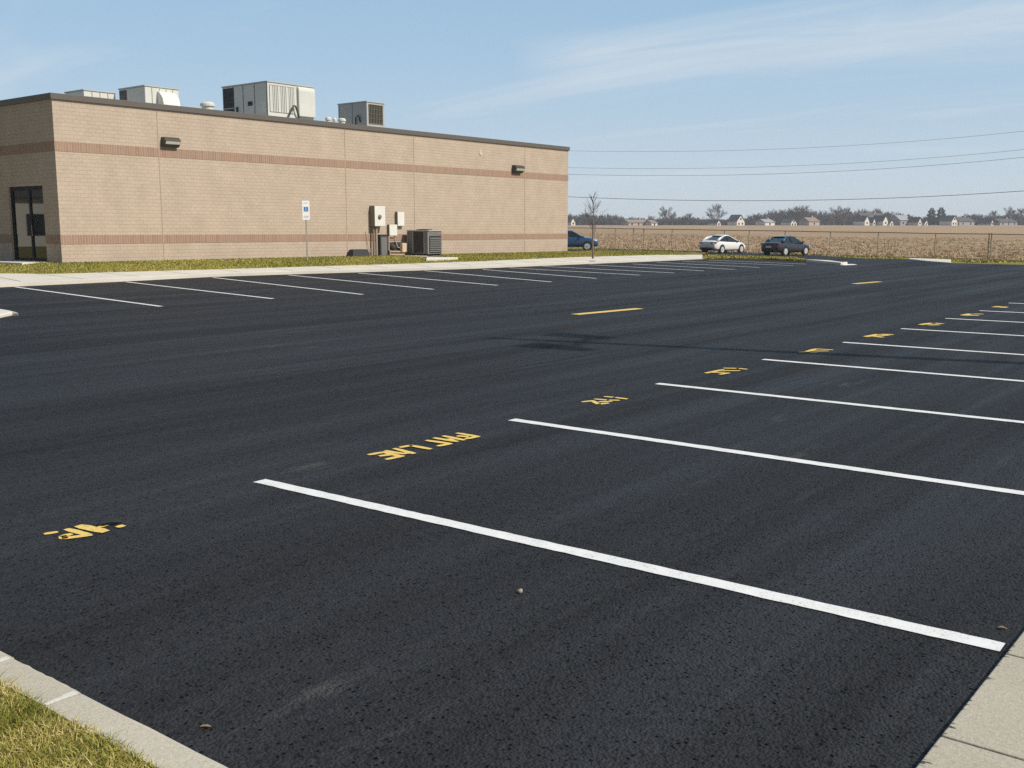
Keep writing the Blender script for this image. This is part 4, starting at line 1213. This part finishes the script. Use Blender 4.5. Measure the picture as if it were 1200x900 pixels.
# wood behind: one mass of bare crowns
rnd = random.Random(99); segs = []
r1 = random.Random(5); tpl = []
for sd in (41, 43, 47, 53):
    tr_, cr_ = bare_tree_mesh(sd, 8.0, .05, 4); tpl.append(tr_ + cr_)
arr = []
for T in tpl:
    a = []
    for p0, p1, ra, rb in T:
        d = (p1 - p0); u = d.cross(Vector((rnd.uniform(-1, 1), rnd.uniform(-1, 1), rnd.uniform(-1, 1)))).normalized()
        a.append([p0 - u * ra, p0 + u * ra, p1 + u * rb, p1 - u * rb])
    arr.append(np.array([[tuple(v) for v in q] for q in a]))
allv, tones = [], []
px = 480.0
while px < 1420:
    for _ in range(2):
        D = rnd.uniform(640, 720); b = PD(px + rnd.uniform(-4, 4), 262.5, D); z0 = G(b.x, b.y) - .3
        hgt = rnd.choice([5.0, 6, 6.5, 7.5, 8, 8.5]) * (1.38 if px > 880 else 1.0) * (1 + .22 * math.sin(px * .021) + .12 * math.sin(px * .057))
        T = arr[rnd.randrange(4)]; th = rnd.uniform(0, 6.28); c_, s_ = math.cos(th), math.sin(th)
        k = hgt / 8.0; kx = k * rnd.uniform(1.0, 1.5)
        V = np.empty_like(T); V[..., 0] = (T[..., 0] * c_ - T[..., 1] * s_) * kx + b.x; V[..., 1] = (T[..., 0] * s_ + T[..., 1] * c_) * kx + b.y; V[..., 2] = T[..., 2] * k + z0
        allv.append(V.reshape(-1, 3)); tones.append(np.full(len(T), rnd.uniform(0, 1)) + np.random.default_rng(int(px)).normal(0, .1, len(T)))
    px += 3.2
o = np_mesh('far_wood', np.concatenate(allv), None, 'twigmass', np.clip(np.concatenate(tones), 0, 1), 4)
tag(o, 'grey-brown leafless wood along the far edge of the field', 'woodland', kind='stuff')
# undergrowth that closes the foot of the wood
allv, tones = [], []
px = 480.0
while px < 1420:
    D = rnd.uniform(655, 700); b = PD(px, 262.5, D); z0 = G(b.x, b.y) - .3
    hh = rnd.uniform(2.6, 4.6); ww = rnd.uniform(2, 4.5)
    for _ in range(70):
        x = b.x + rnd.gauss(0, ww * .5); y = b.y + rnd.gauss(0, ww * .5); h = hh * abs(rnd.gauss(.6, .3)); a = rnd.uniform(0, 3.14); w = rnd.uniform(.08, .22)
        lx_, ly_ = rnd.gauss(0, .7), rnd.gauss(0, .7); cx, cy = math.cos(a) * w, math.sin(a) * w
        allv.append([(x - cx, y - cy, z0), (x + cx, y + cy, z0), (x + lx_ + cx, y + ly_ + cy, z0 + h), (x + lx_ - cx, y + ly_ - cy, z0 + h)]); tones.append(rnd.uniform(0, .7))
    px += 1.3
o = np_mesh('undergrowth', np.array(allv).reshape(-1, 3), None, 'twigmass', np.array(tones), 4)
tag(o, 'dark scrub under the leafless wood along the far edge of the field', 'scrub', kind='stuff')
# two evergreens
def evergreen(px, yt, label, seed):
    b = PD(px, 263.4, 615); b.z = G(b.x, b.y) - .1; ht = PD(px, yt, 615).z - b.z
    t = thing('evergreen_tree', label, 'tree', b, 0, 'pair of evergreens beyond the field')
    m = MB(); m.tube([(0, 0, -.3), (0, 0, ht * .9)], [.22, .05], 8); m.build('trunk', 'bark', t)
    rr = np.random.default_rng(seed); n = 2600
    hz = rr.beta(1.3, 1.5, n) * .95 + .04; prof = np.where(hz < .3, .55 + hz * 1.3, np.sqrt(np.clip(1.0 - ((hz - .3) / .7) ** 1.6, 0, 1)) * .94 + .05)
    lob = 1 + .25 * np.sin(hz * 31 + seed)
    rad_ = prof * ht * .24 * lob * np.sqrt(rr.uniform(.12, 1, n)); th = rr.uniform(0, 6.28, n)
    c = np.stack([rad_ * np.cos(th), rad_ * np.sin(th), hz * ht], 1)
    L = rr.uniform(.35, .85, n)[:, None]
    d = np.stack([np.cos(th) + rr.normal(0, .5, n), np.sin(th) + rr.normal(0, .5, n), rr.normal(.1, .4, n)], 1); d /= np.linalg.norm(d, axis=1)[:, None]
    s_ = np.cross(d, rr.normal(0, 1, (n, 3))); s_ /= np.linalg.norm(s_, axis=1)[:, None]
    v = np.stack([c - s_ * .16, c + s_ * .16, c + d * L], 1).reshape(-1, 3)
    np_mesh('crown', v, None, 'evergreen', rr.uniform(0, 1, n), 3, t)
evergreen(1091, 243.6, 'left one of the two dark evergreens beyond the field', 2)
evergreen(1102, 242.8, 'right one of the two dark evergreens beyond the field', 8)

# young bare tree on the strip by the building's far end
yb = P(694.5, 303.5, .12); Dy = fwd(yb.x, yb.y); Hy = PD(694, 226, Dy).z - yb.z
t = thing('young_tree', 'slender young leafless tree standing alone by the far end of the building', 'tree', (yb.x, yb.y, yb.z))
rnd = random.Random(12)
m = MB(); tr_pts = [(0.02 * math.sin(i * 1.3), .02 * math.cos(i * 1.7), Hy * .97 * i / 10 - .05) for i in range(11)]
m.tube(tr_pts, [.055 - .0045 * i for i in range(11)], 8); m.build('trunk', 'bark', t)
segs = []
for i in range(34):
    f_ = rnd.uniform(.36, .95); z = Hy * f_; a = rnd.uniform(0, 6.28)
    L = Hy * .27 * (1.15 - f_) / .75 * rnd.uniform(.7, 1.2)
    d = Vector((math.cos(a) * .55, math.sin(a) * .55, rnd.uniform(.65, 1.0))).normalized()
    p0 = Vector((0, 0, z)); p1 = p0 + d * L * .6; d2 = (d + Vector((0, 0, .35))).normalized(); p2 = p1 + d2 * L * .55
    segs += [(p0, p1, .011, .008), (p1, p2, .008, .004)]
    for _ in range(5):
        st = p0.lerp(p1, rnd.uniform(.4, 1)) if rnd.random() < .5 else p1.lerp(p2, rnd.random())
        dd = (d2 + Vector((rnd.uniform(-1, 1), rnd.uniform(-1, 1), rnd.uniform(-.1, .6))) * .6).normalized()
        segs.append((st, st + dd * L * rnd.uniform(.2, .45), .005, .003))
tubes(segs, 4).build('crown', 'twig', t, fix=False)
q = P(694.5, 306.3, .13)
m = MB(); m.lathe([(.16, 0), (.16, .02), (.05, .03)], (0, 0, 0), n=14)
tag(m.build('drain_cover', 'midgrey', loc=(q.x, q.y, .13)), 'small round metal cap in the walk at the foot of the young tree', 'cover')

# ------------------------------------------------------------------ houses beyond the field
def house(label, xl, xr, yt, kind='gable', wall='house_white', roof='shingle', D=600, depth=9.0, tail=0, eave=.52, yb=263.6):
    a = PD(xl, yb, D); b = PD(xr, yb, D); z0 = G(a.x, a.y) - .2
    w = (b - a).length; ht = PD(xl, yt, D).z - z0
    c = (a + b) / 2; rz = math.atan2(b.y - a.y, b.x - a.x) + rad(24)
    t = thing('house', label, 'house', (c.x, c.y, z0), rz, 'houses beyond the field')
    he = ht * eave
    h = w / 2
    if kind == 'gable':          # gable end faces the camera
        m = MB(); ring = [(-h, 0), (h, 0), (h, he), (0, ht - .12), (-h, he)]
        for yy in (0, depth):
            for (x, z) in ring: m.v.append((x, yy, z))
        q = 5; m.f.append(tuple(range(q))); m.f.append(tuple(range(2 * q - 1, q - 1, -1)))
        for i in range(q): m.f.append((i, (i + 1) % q, q + (i + 1) % q, q + i))
        m.build('wall', wall, t)
        m = MB(); ov_ = .35; th = .16
        sl = (ht - he) / h
        for sg in (-1, 1):
            e = h + ov_; ze = he - sl * ov_
            m.hexa([(sg * e, -ov_, ze), (sg * .001, -ov_, ht), (sg * .001, depth + ov_, ht), (sg * e, depth + ov_, ze), (sg * e, -ov_, ze + th), (sg * .001, -ov_, ht + th), (sg * .001, depth + ov_, ht + th), (sg * e, depth + ov_, ze + th)])
        rf = m.build('roof', roof, t)
        ws_ = [(0, he * .55)] if w < 4 else [(-w * .22, he * .45), (w * .22, he * .45), (0, he + (ht - he) * .3)]
    else:                        # long side faces the camera
        m = MB(); m.box((-h, 0, 0), (h, depth, he)); m.build('wall', wall, t)
        m = MB(); o_ = .4
        m.v = [(-h - o_, -o_, he), (h + o_, -o_, he), (h + o_, depth + o_, he), (-h - o_, depth + o_, he), (-h - o_ * .2, depth / 2, ht), (h + o_ * .2, depth / 2, ht)]
        m.f = [(0, 1, 5, 4), (2, 3, 4, 5), (1, 2, 5), (3, 0, 4), (3, 2, 1, 0)]
        rf = m.build('roof', roof, t)
        k = max(1, int(w / 4)); ws_ = [(-h + w * (i + .5) / k, he * .5) for i in range(k)]
    for (x, z) in ws_:
        m = MB(); m.box((x - .45, -.05, z - .55), (x + .45, -.004, z + .55)); m.build('window', 'win', t)
    if w > 6:
        m = MB(); m.box((h * .4, depth * .45, ht * .8), (h * .4 + .7, depth * .45 + .7, ht + .9)); m.build('chimney', 'house_tan', rf)
    return t
house('small white house dot at the left end of the field, beside the young tree', 669, 674.5, 255, wall='house_white', D=590)
house('long low pinkish-roofed house at the left of the far wood', 735, 762, 257.2, 'long', 'house_tan', 'shingle_tan', D=600)
house('low house with a pale brown roof, right of the long pinkish one', 763, 771, 257.8, 'long', 'house_white', 'shingle_tan', D=596)
house('tiny white gable just left of the tallest single bare tree', 840, 845, 257.5, D=596)
house('white gabled house directly right of the tallest single bare tree', 862.5, 873.5, 251.8, D=596, eave=.45)
house('low white long house left of the clump of bare trees', 895.5, 909, 256.6, 'long', 'house_white', 'house_grey', D=594)
house('small white gabled house under the clump of bare trees', 926, 934.5, 256.8, D=592)
house('pinkish-brown house right of the clump of bare trees', 946.5, 962, 254.6, 'long', 'house_tan', 'shingle_tan', D=594)
house('white gable at the left end of the long dark roof', 1012.5, 1019.5, 252.8, D=586)
house('large dark-roofed house behind the white gables, tallest roof of the row', 1008, 1042, 249.2, 'long', 'house_grey', 'shingle', D=602, eave=.4)
house('narrow white gable under the middle of the large dark roof', 1022.5, 1026.5, 255, D=590)
house('left of the paired white gables at the right end of the large dark roof', 1034, 1041.5, 252.6, D=588)
house('right and smaller of the paired white gables', 1042.5, 1047.5, 257.5, D=588)
house('grey house with a pale sloping roof, between the paired gables and the evergreens', 1053, 1070, 252, 'long', 'house_grey', 'house_grey', D=596)
house('white gabled house just left of the two evergreens', 1075.5, 1080.5, 254.6, D=590)
house('small white round-topped looking house at the foot of the left evergreen', 1083, 1088, 257.5, D=590)
house('white gabled house right of the two evergreens', 1114, 1123, 252.8, D=588)
house('long dark-roofed house joining the last white gable', 1121, 1145, 254.6, 'long', 'house_grey', 'shingle', D=594)
house('dark low house near the right edge of the picture', 1168, 1196, 256.2, 'long', 'house_grey', 'shingle', D=600)
house('tiny white gable between the last dark roofs', 1161, 1164.5, 256.2, D=592)

# ------------------------------------------------------------------ overhead wires
wl_a, wl_b = PD(300, 250, 125), PD(1500, 250, 72)
wd_ = Vector((wl_b.x - wl_a.x, wl_b.y - wl_a.y, 0))
def onwire(px, py):
    d = ray(px, py)
    det = wd_.x * (-d.y) - wd_.y * (-d.x)
    s_ = ((-wl_a.x) * (-d.y) - (-wl_a.y) * (-d.x)) / det
    t_ = (wl_a.x + wd_.x * s_) / d.x
    return Vector((d.x * t_, d.y * t_, EYE + d.z * t_))
for k, (pts, r_, lb) in enumerate([([(669, 176.4), (850, 177.6), (1020, 168), (1200, 154)], .011, 'topmost of the four overhead wires crossing the sky'), ([(669, 196), (808, 198.3), (1020, 189), (1200, 175.5)], .012, 'second overhead wire from the top'),
        ([(669, 204), (808, 206.5), (1020, 198), (1200, 184.5)], .014, 'third overhead wire from the top, close under the second'), ([(669, 230.4), (840, 236), (1020, 232), (1200, 224)], .024, 'lowest and thickest overhead wire, just above the far trees')]):
    xs_ = np.array([q[0] for q in pts]); ys_ = np.array([q[1] for q in pts])
    c = np.polyfit(xs_, ys_, 2)
    m = MB(); line = [onwire(float(x), float(np.polyval(c, x))) for x in np.linspace(420, 1480, 60)]
    m.tube(line, r_, 5)
    tag(m.build('overhead_wire', 'wire', smooth=True, fix=False), lb, 'wire', 'overhead wires')

# ------------------------------------------------------------------ cars
def car(label, px, py, D, az, paint, kind):
    b = PD(px, py, D); b.z = G(b.x, b.y) + .03
    t = thing('parked_car', label, 'car', b, math.pi / 2 - az, 'cars parked on the drive')
    t.scale = (.95, .95, .97)
    suv = kind == 'suv'
    dz = .17 if suv else 0
    S = [(-2.42, .66, .44, .86), (-2.36, .80, .34, 1.00), (-2.10, .88, .26, 1.06), (-1.5, .905, .21, 1.05), (-.7, .91, .20, 1.00), (.2, .91, .20, .97), (1.0, .91, .20, .955), (1.6, .90, .21, .91), (2.05, .86, .23, .82), (2.30, .76, .28, .70), (2.40, .60, .36, .58)]
    m = MB()
    for (x, w, zb, zt) in S:
        zt += dz * 1.2; zb += dz * .5
        r = [(-w * .80, zb), (-w * .98, zb + .10), (-w, zb + (zt - zb) * .45), (-w * .985, zt - .16), (-w * .90, zt - .03), (-w * .5, zt + .015), (0, zt + .02)]
        r = r + [(-y, z) for (y, z) in r[-2::-1]]
        for (y, z) in r: m.v.append((x, y, z))
    q = 13
    for i in range(len(S) - 1):
        for j in range(q):
            a = i * q + j; b2 = i * q + (j + 1) % q; m.f.append((a, b2, b2 + q, a + q))
    m.f.append(tuple(range(q))[::-1]); m.f.append(tuple((len(S) - 1) * q + j for j in range(q)))
    m.build('body', paint, t, smooth=True, subsurf=2)
    # cabin
    if suv: pf = dict(rb=(-2.05, 1.18), rt=(-1.75, 1.66), ftp=(.05, 1.66), fb=(1.15, 1.14))
    elif kind == 'coupe': pf = dict(rb=(-1.98, 1.05), rt=(-.80, 1.42), ftp=(.05, 1.44), fb=(1.20, .965))
    else: pf = dict(rb=(-1.75, 1.05), rt=(-.95, 1.43), ftp=(.15, 1.46), fb=(1.15, .965))
    wb, wt = .80, .575
    g = []
    def cab(x, z, w): return [(x, -w, z), (x, w, z)]
    rb, rt, ftp, fb = pf['rb'], pf['rt'], pf['ftp'], pf['fb']
    mid = ((rt[0] + ftp[0]) / 2, max(rt[1], ftp[1]) + .025)
    m = MB()
    prof = [(rb[0], rb[1] - .06, wb * .92), (rt[0], rt[1] - .02, wt), (mid[0], mid[1] - .02, wt + .02), (ftp[0], ftp[1] - .02, wt), (fb[0], fb[1] - .06, wb)]
    nb = 3
    i0 = 0
    for (x, z, w) in prof: m.v += [(x, -w, z), (x, w, z)]
    m.f += [(0, 1, 3, 2), (2, 3, 5, 4), (4, 5, 7, 6), (6, 7, 9, 8)]
    m.f += [(0, 2, 4, 6, 8), (1, 9, 7, 5, 3), (0, 8, 9, 1)]
    m.build('windows', 'carglass', t)
    # roof skin
    m = MB()
    rp = [(rt[0] - .06, rt[1] - .015, wt), (rt[0] + .2, rt[1] + .012, wt + .01), (mid[0], mid[1] + .012, wt + .025), (ftp[0] - .12, ftp[1] + .012, wt + .01), (ftp[0] + .05, ftp[1] - .005, wt)]
    for (x, z, w) in rp:
        m.v += [(x, -w, z - .03), (x, -w * .8, z + .012), (x, 0, z + .025), (x, w * .8, z + .012), (x, w, z - .03)]
    for i in range(len(rp) - 1):
        for j in range(4):
            a = i * 5 + j; m.f.append((a, a + 1, a + 6, a + 5))
    o = m.build('roof', paint, t, smooth=True); sd = o.modifiers.new('thick', 'SOLIDIFY'); sd.thickness = .03; sd.offset = 1
    m = MB()
    for sg in (-1, 1):
        m.tube([(rb[0] + .02, sg * wb * .94, rb[1] - .04), (lerp(rb[0], rt[0], .5), sg * (wb * .94 + wt) / 2 * 1.02, lerp(rb[1], rt[1], .56)), (rt[0], sg * (wt + .005), rt[1] - .025)], [.13, .095, .055], 8)
        m.tube([(fb[0], sg * wb, fb[1] - .05), (ftp[0], sg * wt, ftp[1] - .03)], .04, 8)
        m.tube([(rt[0], sg * wt, rt[1] - .025), (mid[0], sg * (wt + .02), mid[1] - .02), (ftp[0], sg * wt, ftp[1] - .025)], .035, 8)
    m.build('pillars', paint, t, smooth=True)
    m = MB()
    for sg in (-1, 1):
        xb_ = -.38
        m.tube([(xb_, sg * (wb + .02), .99 + dz), (xb_ - .12, sg * (wt + .03), mid[1] - .05)], .03, 6)
        m.tube([(rb[0] + .25, sg * (wb + .005), 1.02 + dz * 1.1), (fb[0], sg * (wb + .02), .965 + dz * 1.1)], .018, 6)
    m.build('window_trim', 'black', t)
    wr = .335 + dz * .2
    for sx in (-1.42, 1.42):
        for sg in (-1, 1):
            m = MB(); m.lathe([(wr + .055, -.16), (wr + .055, .012)], (sx, sg * .90, wr + .02), axis='y', n=26) if sg > 0 else m.lathe([(wr + .055, .16), (wr + .055, -.012)], (sx, sg * .90, wr + .02), axis='y', n=26)
            m.build('wheel_arch', 'black', t)
            wc = (sx, sg * .80, wr)
            m = MB(); m.lathe([(wr * .62, -.115), (wr * .94, -.115), (wr, -.08), (wr, .08), (wr * .94, .125), (wr * .66, .128)], wc, axis='y', n=28)
            wh = m.build('wheel', 'tyre', t, smooth=False)
            m = MB(); f = .128 * sg
            m.lathe([(wr * .70, f - .002 * sg), (wr * .70, f + .006 * sg), (wr * .58, f + .004 * sg), (wr * .56, f - .02 * sg)], wc, axis='y', n=24)
            for k in range(5):
                a = k * 2 * math.pi / 5 + .3
                c0 = Vector((sx, wc[1] + f + .004 * sg, wr)); d = Vector((math.cos(a), 0, math.sin(a)))
                n_ = Vector((-d.z, 0, d.x))
                m.hexa([c0 + d * .02 - n_ * .05, c0 + d * .02 + n_ * .05, c0 + d * wr * .62 + n_ * .035, c0 + d * wr * .62 - n_ * .035] + [v + Vector((0, .012 * sg, 0)) for v in [c0 + d * .02 - n_ * .05, c0 + d * .02 + n_ * .05, c0 + d * wr * .62 + n_ * .035, c0 + d * wr * .62 - n_ * .035]])
            m.build('rim', 'rim', wh)
    zl = .90 + dz * 1.3
    for sg in (-1, 1):
        m = MB(); m.hexa([(-2.445, sg * .42, zl - .09), (-2.30, sg * .845, zl - .07), (-2.16, sg * .90, zl - .02), (-2.25, sg * .5, zl - .05), (-2.44, sg * .42, zl + .03), (-2.31, sg * .835, zl + .05), (-2.13, sg * .895, zl + .05), (-2.25, sg * .5, zl + .05)])
        m.build('taillight', 'taillight', t)
        m = MB(); z2 = .68 + dz * 1.1; m.hexa([(2.34, sg * .45, z2 - .07), (2.10, sg * .82, z2 - .04), (1.95, sg * .86, z2 + .03), (2.1, sg * .5, z2), (2.33, sg * .45, z2 + .03), (2.12, sg * .80, z2 + .08), (1.90, sg * .865, z2 + .10), (2.1, sg * .5, z2 + .09)])
        m.build('headlight', 'headlight', t)
        m = MB(); m.hexa([(.78, sg * .90, .98 + dz), (.92, sg * .90, .98 + dz), (.90, sg * 1.06, .99 + dz), (.80, sg * 1.06, .99 + dz), (.78, sg * .90, 1.09 + dz), (.92, sg * .90, 1.07 + dz), (.90, sg * 1.06, 1.09 + dz), (.80, sg * 1.06, 1.11 + dz)])
        m.build('wing_mirror', paint, t, bevel=.02)
    m = MB(); m.box((-2.452, -.26, .62 + dz), (-2.435, .26, .76 + dz)); m.build('number_plate', 'sign_white', t)
    m = MB(); m.hexa([(-2.44, -.66, .34 + dz), (-2.30, -.66, .30 + dz), (-2.30, .66, .30 + dz), (-2.44, .66, .34 + dz), (-2.455, -.62, .50 + dz), (-2.30, -.62, .50 + dz), (-2.30, .62, .50 + dz), (-2.455, .62, .50 + dz)]); m.build('bumper', 'black', t, bevel=.02)
    return t
car('pearl white saloon parked by the fence, seen from behind', 847, 297.9, 84, rad(7), 'car_white', 'coupe')
car('dark slate blue saloon with bright wheels, parked right of the white one', 921, 300.2, 80, rad(10), 'car_navy', 'sedan')
car('mid-blue car half hidden behind the far corner of the building', 669, 293.0, 86, rad(56), 'car_blue', 'suv')

# ------------------------------------------------------------------ air, sky, sun, camera
mb = MB(); mb.box((-1600, -1600, -2.4), (1600, 1600, 24))
hz = mb.build('haze', plain('haze_air', (1, 1, 1))); tag(hz, kind='stuff'); hz['label'] = 'thin pale haze over the field and far trees'; hz['category'] = 'haze'
hm = hz.data.materials[0]; t_ = hm.node_tree; t_.nodes.clear()
oo = t_.nodes.new('ShaderNodeOutputMaterial'); vv = t_.nodes.new('ShaderNodeVolumePrincipled')
vv.inputs['Color'].default_value = (.88, .93, 1.0, 1); vv.inputs['Density'].default_value = .00037; vv.inputs['Anisotropy'].default_value = 0.0
t_.links.new(vv.outputs[0], oo.inputs['Volume'])

world = bpy.data.worlds.new('World'); scene.world = world; world.use_nodes = True
wt = world.node_tree; wt.nodes.clear()
wo = wt.nodes.new('ShaderNodeOutputWorld'); bg = wt.nodes.new('ShaderNodeBackground'); sky = wt.nodes.new('ShaderNodeTexSky')
sky.sky_type = 'NISHITA'; sky.sun_disc = False; sky.sun_elevation = SUN_EL; sky.sun_rotation = math.atan2(SUN_DIR.x, SUN_DIR.y)
sky.air_density = 1.0; sky.dust_density = 1.2; sky.ozone_density = 1.0; sky.altitude = 200
bg.inputs['Strength'].default_value = .06
VEIL_HI = (5.6, 10.2, 15.0, 1); VEIL_LO = (11.9, 13.1, 13.9, 1)
# thin cirrus: noise on a plane high above
tc = wt.nodes.new('ShaderNodeTexCoord'); sp_ = wt.nodes.new('ShaderNodeSeparateXYZ'); wt.links.new(tc.outputs['Generated'], sp_.inputs[0])
def wm(op, a, b=None):
    n = wt.nodes.new('ShaderNodeMath'); n.operation = op
    for i, v in enumerate((a, b)):
        if v is None: continue
        if hasattr(v, 'outputs'): wt.links.new(v.outputs[0], n.inputs[i])
        elif hasattr(v, 'links'): wt.links.new(v, n.inputs[i])
        else: n.inputs[i].default_value = v
    return n
zz = wm('ADD', wm('MAXIMUM', sp_.outputs[2], 0.0), .07)
cx_ = wm('DIVIDE', sp_.outputs[0], zz); cy_ = wm('DIVIDE', sp_.outputs[1], zz)
cb = wt.nodes.new('ShaderNodeCombineXYZ'); wt.links.new(cx_.outputs[0], cb.inputs[0]); wt.links.new(cy_.outputs[0], cb.inputs[1])
mp = wt.nodes.new('ShaderNodeMapping'); wt.links.new(cb.outputs[0], mp.inputs[0]); mp.inputs['Rotation'].default_value = (0, 0, rad(-20)); mp.inputs['Scale'].default_value = (.22, .75, 1); mp.inputs['Location'].default_value = (5.2, 2.4, 0)
nz = wt.nodes.new('ShaderNodeTexNoise'); wt.links.new(mp.outputs[0], nz.inputs['Vector']); nz.inputs['Scale'].default_value = 1.2; nz.inputs['Detail'].default_value = 8; nz.inputs['Roughness'].default_value = .6; nz.inputs['Distortion'].default_value = .7
rp_ = wt.nodes.new('ShaderNodeValToRGB'); wt.links.new(nz.outputs[0], rp_.inputs[0]); rp_.color_ramp.elements[0].position = .52; rp_.color_ramp.elements[0].color = (0, 0, 0, 1); rp_.color_ramp.elements[1].position = .80; rp_.color_ramp.elements[1].color = (.42, .42, .42, 1)
# one longer band of cirrus high on the right
def dotn(v): return wm('ADD', wm('ADD', wm('MULTIPLY', sp_.outputs[0], v.x), wm('MULTIPLY', sp_.outputs[1], v.y)), wm('MULTIPLY', sp_.outputs[2], v.z))
d1_, d2_ = ray(690, 72).normalized(), ray(1190, 8).normalized()
bn_ = d1_.cross(d2_).normalized(); bm_ = (d1_ + d2_ * 1.15).normalized()
nw = wt.nodes.new('ShaderNodeTexNoise'); wt.links.new(mp.outputs[0], nw.inputs['Vector']); nw.inputs['Scale'].default_value = 2.6; nw.inputs['Detail'].default_value = 9; nw.inputs['Roughness'].default_value = .62; nw.inputs['Distortion'].default_value = .8
off_ = wm('ABSOLUTE', wm('ADD', dotn(bn_), wm('MULTIPLY', wm('SUBTRACT', nw, .5), .06)))
band_ = wm('MAXIMUM', wm('SUBTRACT', 1.0, wm('DIVIDE', off_, .027)), 0.0)
along = wm('MINIMUM', wm('MAXIMUM', wm('MULTIPLY', wm('SUBTRACT', dotn(bm_), .965), 60.0), 0.0), 1.0)
cl_ = wm('MINIMUM', wm('ADD', rp_, wm('MULTIPLY', wm('MULTIPLY', band_, along), wm('MULTIPLY', nw, .85))), 1.0)
mx = wt.nodes.new('ShaderNodeMixRGB'); wt.links.new(cl_.outputs[0], mx.inputs[0]); wt.links.new(sky.outputs[0], mx.inputs[1]); mx.inputs[2].default_value = (12.4, 13.2, 13.8, 1)
# thin high veil over the half of the sky ahead, paler towards the horizon
up_ = wm('MINIMUM', wm('MAXIMUM', sp_.outputs[2], 0.0), 1.0)
ahead = wm('ADD', wm('MULTIPLY', sp_.outputs[0], -SN), wm('MULTIPLY', sp_.outputs[1], CS))
vf = wm('MINIMUM', wm('MAXIMUM', wm('ADD', wm('MULTIPLY', ahead, 1.5), .05), 0.0), 1.0)
low = wm('POWER', wm('SUBTRACT', 1.0, up_), 6.5)
vc = wt.nodes.new('ShaderNodeMixRGB'); wt.links.new(low.outputs[0], vc.inputs[0]); vc.inputs[1].default_value = VEIL_HI; vc.inputs[2].default_value = VEIL_LO
fac = wm('MULTIPLY', vf, wm('ADD', wm('MULTIPLY', low, .25), .68))
mx2 = wt.nodes.new('ShaderNodeMixRGB'); wt.links.new(fac.outputs[0], mx2.inputs[0]); wt.links.new(sky.outputs[0], mx2.inputs[1]); wt.links.new(vc.outputs[0], mx2.inputs[2])
wt.links.new(mx2.outputs[0], mx.inputs[1]); mx2 = mx
wt.links.new(mx2.outputs[0], bg.inputs[0]); wt.links.new(bg.outputs[0], wo.inputs[0])

sl = bpy.data.lights.new('sun', 'SUN'); sl.energy = 4.55; sl.angle = rad(.53); sl.color = (1.0, .93, .82)
so = bpy.data.objects.new('sun', sl); COL.objects.link(so)
d = Vector((SUN_DIR.x * math.cos(SUN_EL), SUN_DIR.y * math.cos(SUN_EL), math.sin(SUN_EL)))
so.rotation_euler = d.to_track_quat('Z', 'Y').to_euler(); so.location = (30, 10, 40)

cam = bpy.data.cameras.new('camera'); co = bpy.data.objects.new('camera', cam); COL.objects.link(co)
cam.sensor_width = 36; cam.sensor_fit = 'HORIZONTAL'; cam.lens = 36 * F / 1200; cam.clip_end = 8000; cam.clip_start = .05
co.location = (0, 0, EYE); co.rotation_euler = (math.pi / 2 - PITCH, 0, YAW)
scene.camera = co
vs_ = scene.view_settings; vs_.view_transform = 'Standard'; vs_.look = 'None'; vs_.exposure = 0; vs_.gamma = 1
scene.render.engine = 'CYCLES'
scene.cycles.use_denoising = False
scene.cycles.max_bounces = 6; scene.cycles.volume_bounces = 0
